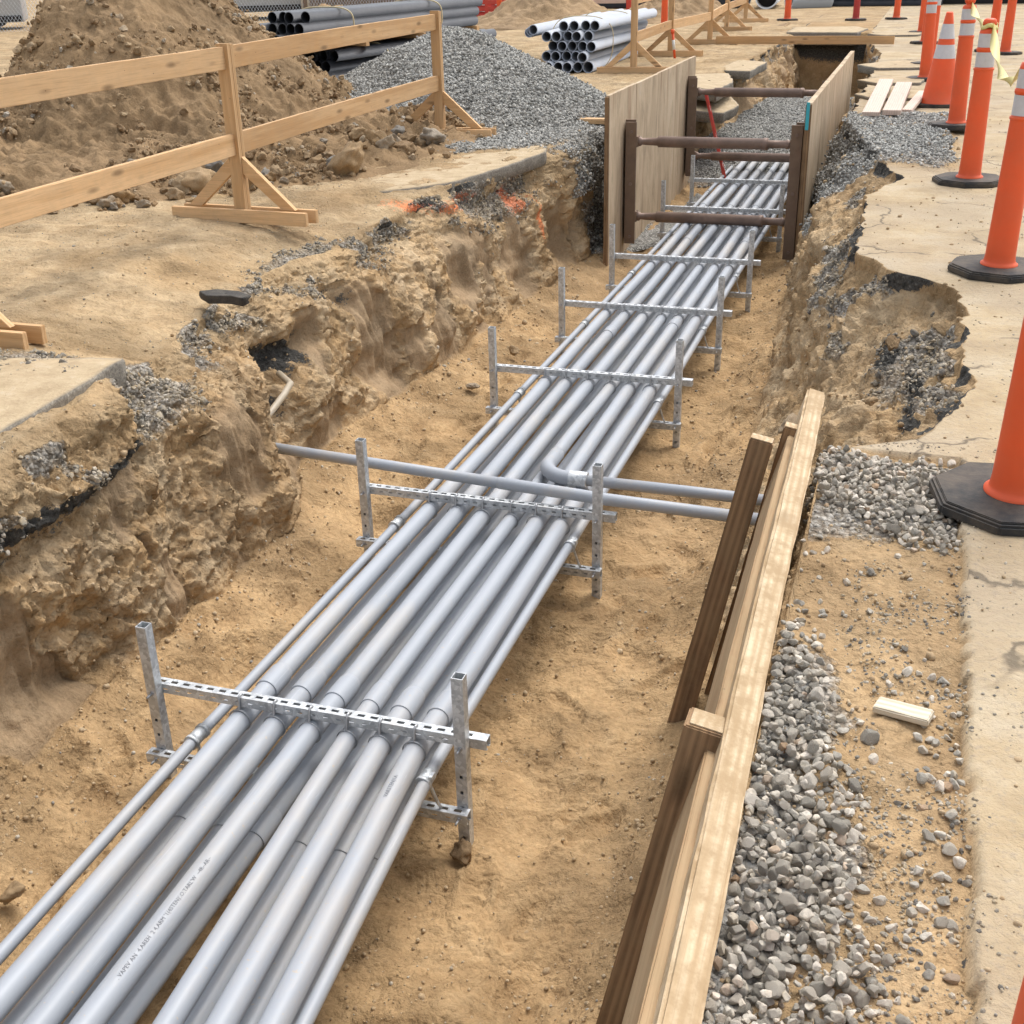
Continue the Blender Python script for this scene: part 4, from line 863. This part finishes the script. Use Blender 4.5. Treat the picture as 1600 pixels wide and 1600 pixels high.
bt = Vector((-.255, 0, .035)); ax = Vector((.10, 0, 1)).normalized(); ln = Vector((-.020, 1, 0)).normalized()
bo = board('timber_beam', Vector((-.203, -1.0, -.095)), Vector((-.315, 4.68, -.085)), .074, .26, M['beam'], None, up=(.27, 0, 1), bev=.008, warp=.006)
tag(bo, 'long muddy timber beam standing on edge along the right rim', 'timber beam')
b2 = board('timber_plank', Vector((-.262, -1.0, -.135)), Vector((-.366, 4.3, -.13)), .03, .24, M['plank'], None, up=(.28, 0, 1), bev=.004, warp=.004)
tag(b2, 'thinner plank pressed against the trench side of the muddy beam', 'timber plank')
# boards lying about
def lying(name, a, b_, w, h, mat, lab, cat, grp=None): return tag(board(name, a, b_, w, h, M[mat], bev=.003, warp=.002), lab, cat, grp)
lying('plank', (-.50, 13.2, .09), (-.47, 16.3, .12), .17, .04, 'pale', 'left of three pale planks lying on the gravel by the tall cone', 'plank')
lying('plank', (-.30, 13.25, .10), (-.25, 15.9, .12), .18, .05, 'pale', 'middle of three pale planks lying on the gravel by the tall cone', 'plank')
lying('plank', (-.16, 13.6, .07), (-.02, 15.4, .08), .10, .04, 'pale', 'narrow right plank of the three lying by the tall cone', 'plank')
lying('wood_scrap', (.052, 2.56, -.012), (.178, 2.525, -.006), .055, .018, 'scrap', 'short bleached scrap of wood lying on the dirt and stones', 'wood scrap')
lying('timber_offcut', (-3.75, 12.55, .06), (-2.9, 12.45, .07), .12, .05, 'pine', 'pale timber offcut poking from the gravel to the left panel', 'timber offcut')
lying('cross_board', (-3.85, 24.15, .085), (-.62, 23.75, .10), .038, .14, 'pine', 'long pale board laid on edge across the far part of the trench', 'board')
lying('plastic_strip', (-.93, 2.05, -1.152), (-.90, 2.17, -1.15), .008, .004, 'blue', 'small bluish strip of plastic on the trench floor', 'plastic strip')

# ------------------------------------------------------------------ delineators and cones
def delineator(mat='orange'):
    r = empty('delineator_post', (0, 0, 0)); n = 8
    poly = [(.27*math.cos(2*math.pi*(k+.5)/n), .27*math.sin(2*math.pi*(k+.5)/n)) for k in range(n)]
    MB().prism(poly, .0, .038, None, .008).prism([(x_*.93, y_*.93) for x_, y_ in poly], .036, .045, None, .003).build('rubber_base', M['rubber'], r)
    MB().lathe([(.098, .044), (.098, .052), (.086, .058), (.082, .07), (.079, .10), (.067, .80), (.067, .805), (.072, .808), (.072, .820), (.064, .824), (.0635, .935), (.068, .938), (.068, .955), (.0625, .96), (.061, 1.065), (.055, 1.085), (.035, 1.09), (.034, 1.10), (.044, 1.108), (.048, 1.125), (.044, 1.145), (.03, 1.155), (.001, 1.157)], 40).build('tube', M[mat], r)
    MB().lathe([(.0650, .828), (.0647, .930)], 40).build('reflective_band', M['band'], r)
    MB().lathe([(.0637, .963), (.0627, 1.055)], 40).build('reflective_band', M['band'], r)
    return r
d0 = delineator(); d1 = delineator('dred'); d1.name = 'delineator_post'
DL = [(.31, 1.25, 'delineator at the bottom right corner, only its lower tube in view'), (.42, 3.84, 'large orange delineator on a worn black base right of the gravel'), (.49, 7.02, 'second orange delineator along the pavement, cut by the right edge'),
      (.39, 9.87, 'orange delineator with yellow tape tied to its top'), (.32, 12.72, 'orange delineator just behind the taped one'), (-.02, 17.7, 'orange delineator directly behind the tall cone'), (.0, 19.9, 'second orange delineator behind the tall cone'),
      (-.1, 24.4, 'orange delineator left of the group behind the cone'), (-.2, 27.3, 'farthest orange delineator of the right hand row'), (.95, 22.5, 'left of two orange tubes seen behind the taped delineator'), (1.15, 22.0, 'right of two orange tubes seen behind the taped delineator'),
      (-3.42, 32.3, 'distant orange delineator left of the trench end'), (-.86, 32.5, 'distant orange delineator right of the trench end'), (-10.6, 31.5, 'distant orange delineator beside the red crates'), (-5.9, 29.4, 'distant orange delineator behind the pipe stack')]
for k, (a, b_, lab) in enumerate(DL):
    o = d0 if k == 0 else copy_tree(d0); o.location = (a, b_, gz(a, b_)-.003); o.rotation_euler = (R(random.uniform(-1, 1)), R(random.uniform(-1.2, 1.2)), random.uniform(0, .7)); tag(o, lab, 'delineator', 'orange tube delineators along the trench')
d1.location = (-1.78, 32.1, 0); tag(d1, 'distant dark red delineator between two orange ones', 'delineator', 'orange tube delineators along the trench')
cn = empty('traffic_cone', (.16, 14.8, .0)); poly = [(sx*.2, sy*.2) for sx, sy in ((-1, -1), (1, -1), (1, 1), (-1, 1))]
MB().prism([(-.23, -.19), (-.19, -.23), (.19, -.23), (.23, -.19), (.23, .19), (.19, .23), (-.19, .23), (-.23, .19)], 0, .035, None, .006).build('rubber_base', M['rubber'], cn)
rad = lambda z_: .195-(.195-.037)*(z_-.035)/.925
MB().lathe([(.205, .036), (.20, .05)]+[(rad(z_), z_) for z_ in np.linspace(.06, .96, 12)]+[(.030, .97), (.028, .96)], 40).build('cone_body', M['orange'], cn)
for za, zb in ((.50, .64), (.70, .85)): MB().lathe([(rad(za)+.002, za), (rad(zb)+.002, zb)], 40).build('reflective_band', M['band'], cn)
tag(cn, 'tall orange traffic cone with two white bands beside the planks', 'traffic cone')
# caution tape between the delineators
def ribbon(pts, w, name, mat, parent, tw=0):
    V_ = []; F_ = []
    n = len(pts)
    for i, p in enumerate(pts):
        p = Vector(p); t = (Vector(pts[min(i+1, n-1)])-Vector(pts[max(i-1, 0)])).normalized(); a = i/(n-1)*tw
        u = t.cross(Vector((0, 0, 1))).normalized(); v = t.cross(u); d = (u*math.sin(a)+v*math.cos(a))*w/2; g = t.cross(d).normalized()*.0006
        V_ += [p+d+g, p-d+g, p-d-g, p+d-g]
        if i: b_ = 4*(i-1); F_ += [(b_+k, b_+(k+1) % 4, b_+4+(k+1) % 4, b_+4+k) for k in range(4)]
    return npmesh(name, np.array([v[:] for v in V_]), np.array(F_), M[mat], parent)
def sagc(a, b_, s, n=50): return [tuple(Vector(a).lerp(Vector(b_), i/n)-Vector((0, 0, s*4*(i/n)*(1-i/n)))) for i in range(n+1)]
tp = empty('caution_tape', (.39, 9.87, 1.09)); tb = Vector(tp.location)
seg1 = sagc((.32, 12.72, 1.12), (.39, 9.90, 1.10), .05); seg2 = sagc((.41, 9.85, 1.10), (.50, 7.04, 1.09), .22); knot = [(.39+.055*math.cos(a), 9.87+.055*math.sin(a), 1.098+.01*math.sin(3*a)) for a in np.linspace(0, 12.5, 40)]
for q, tw in ((seg1, 5), (knot, .5), (seg2, 9)): ribbon([tuple(Vector(p)-tb) for p in q], .06 if q is not knot else .03, 'tape_run', 'yellow', tp, tw)
for k, ch in enumerate("CAUTION CAUTION"):
    if ch == ' ': continue
    i = 6+k*2
    p = Vector(seg2[i])-tb; a = i/50*9; t = (Vector(seg2[i+1])-Vector(seg2[i-1])).normalized(); u = t.cross(Vector((0, 0, 1))).normalized(); v = t.cross(u); d = (u*math.sin(a)+v*math.cos(a)); g = t.cross(d).normalized()
    me = text_mesh(ch, .05); me.materials.append(M['ink'])
    for sgn in (1,):
        Mx = Matrix((t, d, g)).transposed().to_4x4(); Mx.translation = p+g*.0016-d*.018; me.transform(Mx)
    link(bpy.data.objects.new('tape_letter', me), tp)
tag(tp, 'yellow caution tape tied around the top of a delineator and sagging to the right', 'caution tape')

# ------------------------------------------------------------------ pipe stacks
def hollow(name, a, b_, r, mat, th=.1, n=24, parent=None, label=None, cat=None, grp=None):
    a = Vector(a); b_ = Vector(b_); root = parent
    o0 = a; d = (b_-a); m = MB(); L = d.length
    FM = frame(a, b_); m.bm.free(); m.bm = bmesh.new()
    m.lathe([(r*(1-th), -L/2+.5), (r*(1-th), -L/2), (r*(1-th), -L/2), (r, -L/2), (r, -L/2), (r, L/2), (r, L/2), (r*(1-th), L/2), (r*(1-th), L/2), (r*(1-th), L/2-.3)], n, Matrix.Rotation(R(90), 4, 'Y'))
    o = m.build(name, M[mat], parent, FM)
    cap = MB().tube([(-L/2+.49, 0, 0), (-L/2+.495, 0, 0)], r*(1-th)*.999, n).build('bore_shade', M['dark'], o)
    if label: tag(o, label, cat, grp)
    return o
# pale grey conduits, near ends facing the camera
rp_ = .076; cnt = 0; base = Vector((-4.82, 18.35, 0)); dirv = Vector((-.03, 3.4, 0))
rows = [(0, 5), (1, 5), (2, 5), (3, 5), (4, 4)]
for lv_, n in rows:
    for k in range(n):
        if lv_ == 0 and k == 0: rr_ = .085
        else: rr_ = rp_
        gx = k*.158+(.08 if lv_ % 2 else 0)+(.18 if lv_ >= 3 else 0)*0
        if lv_ == 4: gx += .0
        a = base+Vector((-gx+random.uniform(-.01, .01), random.uniform(-.12, .12)+lv_*.09+k*.03, .085+lv_*.138)); 
        fan = .02*k
        b_ = a+dirv+Vector((-fan*2+.05*lv_, random.uniform(-.2, .2), random.uniform(0, .02)))
        pos = 'bottom row' if lv_ == 0 else ['', 'second row', 'third row', 'fourth row', 'top row'][lv_]
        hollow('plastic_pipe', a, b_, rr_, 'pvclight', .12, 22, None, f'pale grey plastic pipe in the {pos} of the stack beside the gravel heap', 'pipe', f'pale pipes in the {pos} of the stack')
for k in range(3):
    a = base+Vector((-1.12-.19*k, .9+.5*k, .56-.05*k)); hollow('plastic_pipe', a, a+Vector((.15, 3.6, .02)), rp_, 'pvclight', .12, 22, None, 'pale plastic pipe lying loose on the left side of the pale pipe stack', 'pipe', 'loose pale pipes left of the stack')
for yo, lab in ((.85, 'near twine loop around the pale pipe stack'), (2.5, 'far twine loop around the pale pipe stack')):
    c = base+Vector((-.32, yo, .36)); pts = [(c.x+.50*math.copysign(abs(math.cos(a))**.7, math.cos(a)), c.y+.05*math.sin(3*a), c.z+.40*math.copysign(abs(math.sin(a))**.7, math.sin(a))) for a in np.linspace(0, 2*math.pi, 49)]
    tag(MB().tube(pts, .007, 6, caps=False).build('twine_loop', M['twine']), lab, 'twine')
# black pipes in two strapped bundles on timber bearers
A0 = Vector((-8.35, 16.9, 0)); DV = (Vector((-9.6, 26.5, 0))-A0).normalized(); DV = Vector((.02, 1, 0)).normalized()
A0 = Vector((-8.22, 16.6, 0)); DV = Vector((.15, 1, 0)).normalized(); NV = Vector((-DV.y, DV.x, 0)); rb = .08
for lv_ in range(3):
    for k in range(6-(lv_ % 2)):
        a = A0+NV*(k*.164+(.08 if lv_ % 2 else 0))+DV*(random.uniform(-.12, .12)+.06*lv_)+Vector((0, 0, .08+lv_*.142))
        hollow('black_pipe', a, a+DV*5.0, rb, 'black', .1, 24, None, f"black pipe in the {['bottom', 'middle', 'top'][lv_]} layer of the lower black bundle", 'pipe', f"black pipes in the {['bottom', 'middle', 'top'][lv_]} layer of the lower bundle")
for k, yo in enumerate((.9, 2.6, 4.4)):
    a = A0+DV*yo-NV*.12+Vector((0, 0, .49)); tag(board('timber_bearer', a, a+NV*1.2, .09, .085, M['pine']), ['front', 'middle', 'rear'][k]+' timber bearer between the two black pipe bundles', 'bearer')
for lv_ in range(3):
    for k in range(6-lv_):
        a = A0+NV*(k*.164+.08*lv_)+DV*(random.uniform(-.2, .2)-.75+.2*lv_)+Vector((0, 0, .615+lv_*.142))
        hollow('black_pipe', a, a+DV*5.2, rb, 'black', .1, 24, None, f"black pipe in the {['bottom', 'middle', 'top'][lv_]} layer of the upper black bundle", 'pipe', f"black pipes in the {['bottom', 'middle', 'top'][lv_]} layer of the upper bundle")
for k, (yo, zc, hh) in enumerate(((1.5, .225, .235), (3.6, .225, .235), (.6, .76, .24), (3.2, .76, .24))):
    c = A0+DV*yo+NV*.41+Vector((0, 0, zc)); pts = [tuple(c+NV*(.51*math.copysign(abs(math.cos(a))**.6, math.cos(a)))+Vector((0, 0, hh*math.copysign(abs(math.sin(a))**.6, math.sin(a))))) for a in np.linspace(0, 2*math.pi, 49)]
    tag(MB().tube(pts, .011, 6, caps=False).build('twine_loop', M['twine']), ['near strap around the lower black bundle', 'far strap around the lower black bundle', 'near strap around the upper black bundle', 'far strap around the upper black bundle'][k], 'strap')

# ------------------------------------------------------------------ background
def fence_link(A, B, h, label, sp=.09):
    A = Vector(A); B = Vector(B); L = (B-A).length; u = (B-A).normalized(); r = empty('chain_link_fence', A); V_ = []; F_ = []
    n = int(L/sp); w = .0045; nrm = Vector((-u.y, u.x, 0))
    def wire(p, q):
        d = (q-p).normalized(); s = d.cross(nrm).normalized()*w; b0 = len(V_)
        for c in (p, q): V_.extend([c+s, c-s*.5+nrm*w, c-s*.5-nrm*w])
        for k in range(3): F_.append((b0+k, b0+(k+1) % 3, b0+3+(k+1) % 3, b0+3+k))
    for k in range(-int(h/sp*1.0), n):
        for sgn in (1, -1):
            x0 = k*sp; x1 = x0+h*.62
            lo, hi = max(x0, 0), min(x1, L)
            if lo >= hi: continue
            f0, f1 = (lo-x0)/(h*.62), (hi-x0)/(h*.62); z0_, z1_ = (f0*h, f1*h) if sgn > 0 else (h-f0*h, h-f1*h)
            wire(u*lo+Vector((0, 0, z0_+.03)), u*hi+Vector((0, 0, z1_+.03)))
    npmesh('wire_mesh', np.array([v[:] for v in V_]), np.array(F_), M['galv'], r, smooth=False)
    for k in range(int(L/3)+1): 
        p = u*min(k*3.0, L); MB().tube([p, p+Vector((0, 0, h+.08))], .03, 12).build('fence_pole', M['galv'], r)
    MB().tube([Vector((0, 0, h+.03)), u*L+Vector((0, 0, h+.03))], .02, 8).build('top_rail', M['galv'], r)
    return tag(r, label, 'chain link fence')
fence_link((-27, 26.5, 0), (-17.2, 33.5, 0), 2.0, 'chain link fence behind the left side of the soil heap')
fence_link((-17.1, 33.6, 0), (-12.5, 38.5, 0), 2.0, 'chain link fence behind the black pipe bundles')
def truck(loc, rz, mat, label, L=7, H=1.2, z0=.75):
    r = empty('box_trailer', loc, rz)
    MB().box((0, 0, z0+H/2), (L, 2.2, H), None, .04).build('trailer_body', M[mat], r)
    MB().box((0, -1.12, z0+.10), (L-.1, .05, .16)).build('side_skirt', M['dark'], r)
    MB().box((0, -1.13, z0+.62), (L*.8, .03, .18)).build('side_stripe', M['white'], r)
    for xx in (-L*.32, L*.32):
        for yy_ in (-.95, .95):
            w_ = MB().tube([(xx, yy_-.12, .4), (xx, yy_+.12, .4)], .4, 24).build('wheel', M['tyre'], r); MB().tube([(xx, yy_-.13, .4), (xx, yy_-.121, .4)], .2, 16).build('rim', M['grey'], w_)
    return tag(r, label, 'trailer')
truck((-20.6, 35.2, 0), R(35), 'grey', 'light grey trailer parked behind the chain link fence', 7, 1.6, .22)
truck((-27.2, 30.0, 0), R(35), 'grey', 'pale grey trailer at the far left behind the fence', 5, 1.6, .2)
r = empty('boarded_wall', (-15.6, 36.8, 0), R(47))
for k in range(24): MB().box((k*.25-3, 0, 1.2), (.235, .04+.02*(k % 3), 2.4)).build('wall_board', M['brownwall'], r)
tag(r, 'dark weathered boarded wall behind the black pipes', 'boarded wall')
r = empty('site_box', (-12.9, 39.2, 0), R(20)); MB().box((0, 0, .55), (1.7, 1.0, 1.1), None, .03).build('box_body', M['white'], r); MB().box((0, 0, 1.13), (1.76, 1.06, .08), None, .02).build('lid', M['grey'], r); tag(r, 'white storage box behind the end of the black pipes', 'storage box')
# stacked red crates
r = empty('crate_stack', (-11.9, 34.5, 0), R(8)); 
for k in range(8):
    f = MB(); z_ = .10+k*.17
    f.box((0, -.5, z_), (2.9, .05, .11), None, .01); f.box((0, .5, z_), (2.9, .05, .11), None, .01); f.build('crate_layer', M['red'], r)
for xx in (-1.45, 0, 1.45): MB().box((xx, 0, .75), (.09, 1.08, 1.5)).build('upright', M['red'], r)
MB().box((0, 0, .02), (2.8, 1, .04)).build('crate_floor', M['dred'], r)
tag(r, 'stack of red slatted crates behind the gravel heap', 'crates')
r = empty('sign_frame', (-9.0, 36.0, 0), 0)
for xx in (-.75, .75): MB().box((xx, 0, .7), (.14, .14, 1.4), None, .01).build('leg', M['red'], r)
MB().box((0, 0, .95), (1.5, .10, .16), None, .01).build('crossbar', M['red'], r); MB().box((0, -.06, .55), (1.34, .03, .5)).build('board', M['pale'], r)
tag(r, 'red frame holding a beige board behind the pale pipe stack', 'barrier frame')
# heaps in the background
def small_heap(cx, cy, h, rr_, label):
    o, V_ = heap('soil_heap', cx, cy, lambda X_, Y_, R_, A_: h*np.exp(-(R_/rr_/.55)**2)-.01, rr_, M['soil'], lambda P_, H: sst(0, .1, H)*(.12*fbm(P_*2, 3, 5)+.08*ridge(P_*5, 3, 6)-.03), dirt_masks, 50, 120); tag(o, label, 'soil heap')
small_heap(-9.3, 31.5, .95, 2.6, 'distant brown soil heap between the red crates and the pale pipes'); small_heap(-6.3, 33.5, .7, 2.2, 'distant tan soil heap behind the guard rail trestles'); small_heap(-2.7, 30.6, .28, .8, 'small sand heap by the distant delineators')
small_heap(-12.4, 25.5, .7, 2.2, 'low heap of reddish chips behind the soil heap')
def lyingpipe(name, a, b_, r_, mat, lab, cat='pipe', grp=None): return hollow(name, a, b_, r_, mat, .12, 28, None, lab, cat, grp)
lyingpipe('culvert_pipe', (-5.4, 39.5, .42), (-12, 40.6, .42), .42, 'black', 'fat black culvert pipe lying beyond the guard rail')
lyingpipe('culvert_pipe', (-4.7, 38.4, .34), (-4.9, 41.4, .34), .34, 'white', 'short white pipe section lying end on at the far road edge')
lyingpipe('concrete_pipe', (-4.1, 38.8, .3), (-3.0, 39.4, .3), .36, 'grey', 'grey concrete pipe section right of the white one')
for k in range(7):
    lyingpipe('steel_pipe', (-.1+.3*(k % 2), 39.6+.25*(k % 4), .12+.2*(k//4)), (-4.0, 39.7+.25*(k % 4), .12+.2*(k//4)), .11, 'black', 'black steel pipe in the low pile across the far road', 'pipe', 'black steel pipes across the far road')
r = empty('skip_container', (3.2, 41.5, 0), 0)
MB().prism([(-4, .25), (4.6, .25), (4.9, 1.5), (-4.3, 1.5)], -1, 1, Matrix.Rotation(R(90), 4, 'X'), .02).build('skip_body', M['green'], r); MB().box((.3, -.95, .12), (8.4, .2, .22)).build('skid', M['dark'], r)
for k in range(8): MB().box((-3.5+k*1.08, -1.04, .85), (.09, .08, 1.1)).build('rib', M['green'], r)
tag(r, 'dark green skip container across the far road at top right', 'skip')
r = empty('red_bin', (-23.4, 31.6, 0), 0); MB().box((0, 0, .75), (1.3, 1.0, 1.4), None, .05).build('bin_body', M['red'], r); MB().box((0, 0, 1.5), (1.4, 1.1, .1), None, .03).build('lid', M['dred'], r); tag(r, 'red bin behind the far left fence', 'bin')

# ------------------------------------------------------------------ camera, light, render
cam = bpy.data.cameras.new('camera'); co = bpy.data.objects.new('camera', cam); COL.objects.link(co); scene.camera = co
f_, pi_, ro_, ya_ = 1868.0, .437, -.025, .325
F_ = Vector((-math.sin(ya_)*math.cos(pi_), math.cos(ya_)*math.cos(pi_), -math.sin(pi_))); R0 = Vector((math.cos(ya_), math.sin(ya_), 0)); U0 = R0.cross(F_)
Rv = R0*math.cos(ro_)+U0*math.sin(ro_); Uv = U0*math.cos(ro_)-R0*math.sin(ro_)
Mx = Matrix((Rv, Uv, -F_)).transposed().to_4x4(); Mx.translation = (0, 0, 1.65); co.matrix_world = Mx
cam.sensor_width = 36; cam.lens = 36*f_/1600; cam.clip_end = 2000; cam.clip_start = .02
world = bpy.data.worlds.new('World'); scene.world = world; world.use_nodes = True; nt = world.node_tree; t = NT(nt)
sky = nt.nodes.new('ShaderNodeTexSky'); sky.sky_type = 'NISHITA'; sky.sun_disc = False; EL, AZ = R(62), R(22)
sky.sun_elevation = EL; sky.sun_rotation = AZ; sky.air_density = 1.2; sky.dust_density = 4; sky.ozone_density = 1
hs = t.n('ShaderNodeHueSaturation', {'Saturation': .36, 'Color': sky.outputs[0]})
bg = nt.nodes['Background']; nt.links.new(hs.outputs[0], bg.inputs['Color']); bg.inputs['Strength'].default_value = .15
sun = bpy.data.lights.new('sun', 'SUN'); sun.energy = .95; sun.angle = R(26); sun.color = (1, .985, .96); so = bpy.data.objects.new('sun', sun); COL.objects.link(so)
sd = Vector((math.sin(AZ)*math.cos(EL), math.cos(AZ)*math.cos(EL), math.sin(EL))); so.rotation_euler = sd.to_track_quat('Z', 'Y').to_euler()
scene.view_settings.view_transform = 'Standard'; scene.view_settings.look = 'None'; scene.view_settings.exposure = 0.72; scene.view_settings.gamma = 1
scene.render.engine = 'CYCLES'; scene.render.resolution_x = 1024; scene.render.resolution_y = 1024
scene.cycles.max_bounces = 4; scene.cycles.diffuse_bounces = 2; scene.cycles.use_adaptive_sampling = True; scene.cycles.adaptive_threshold = .025
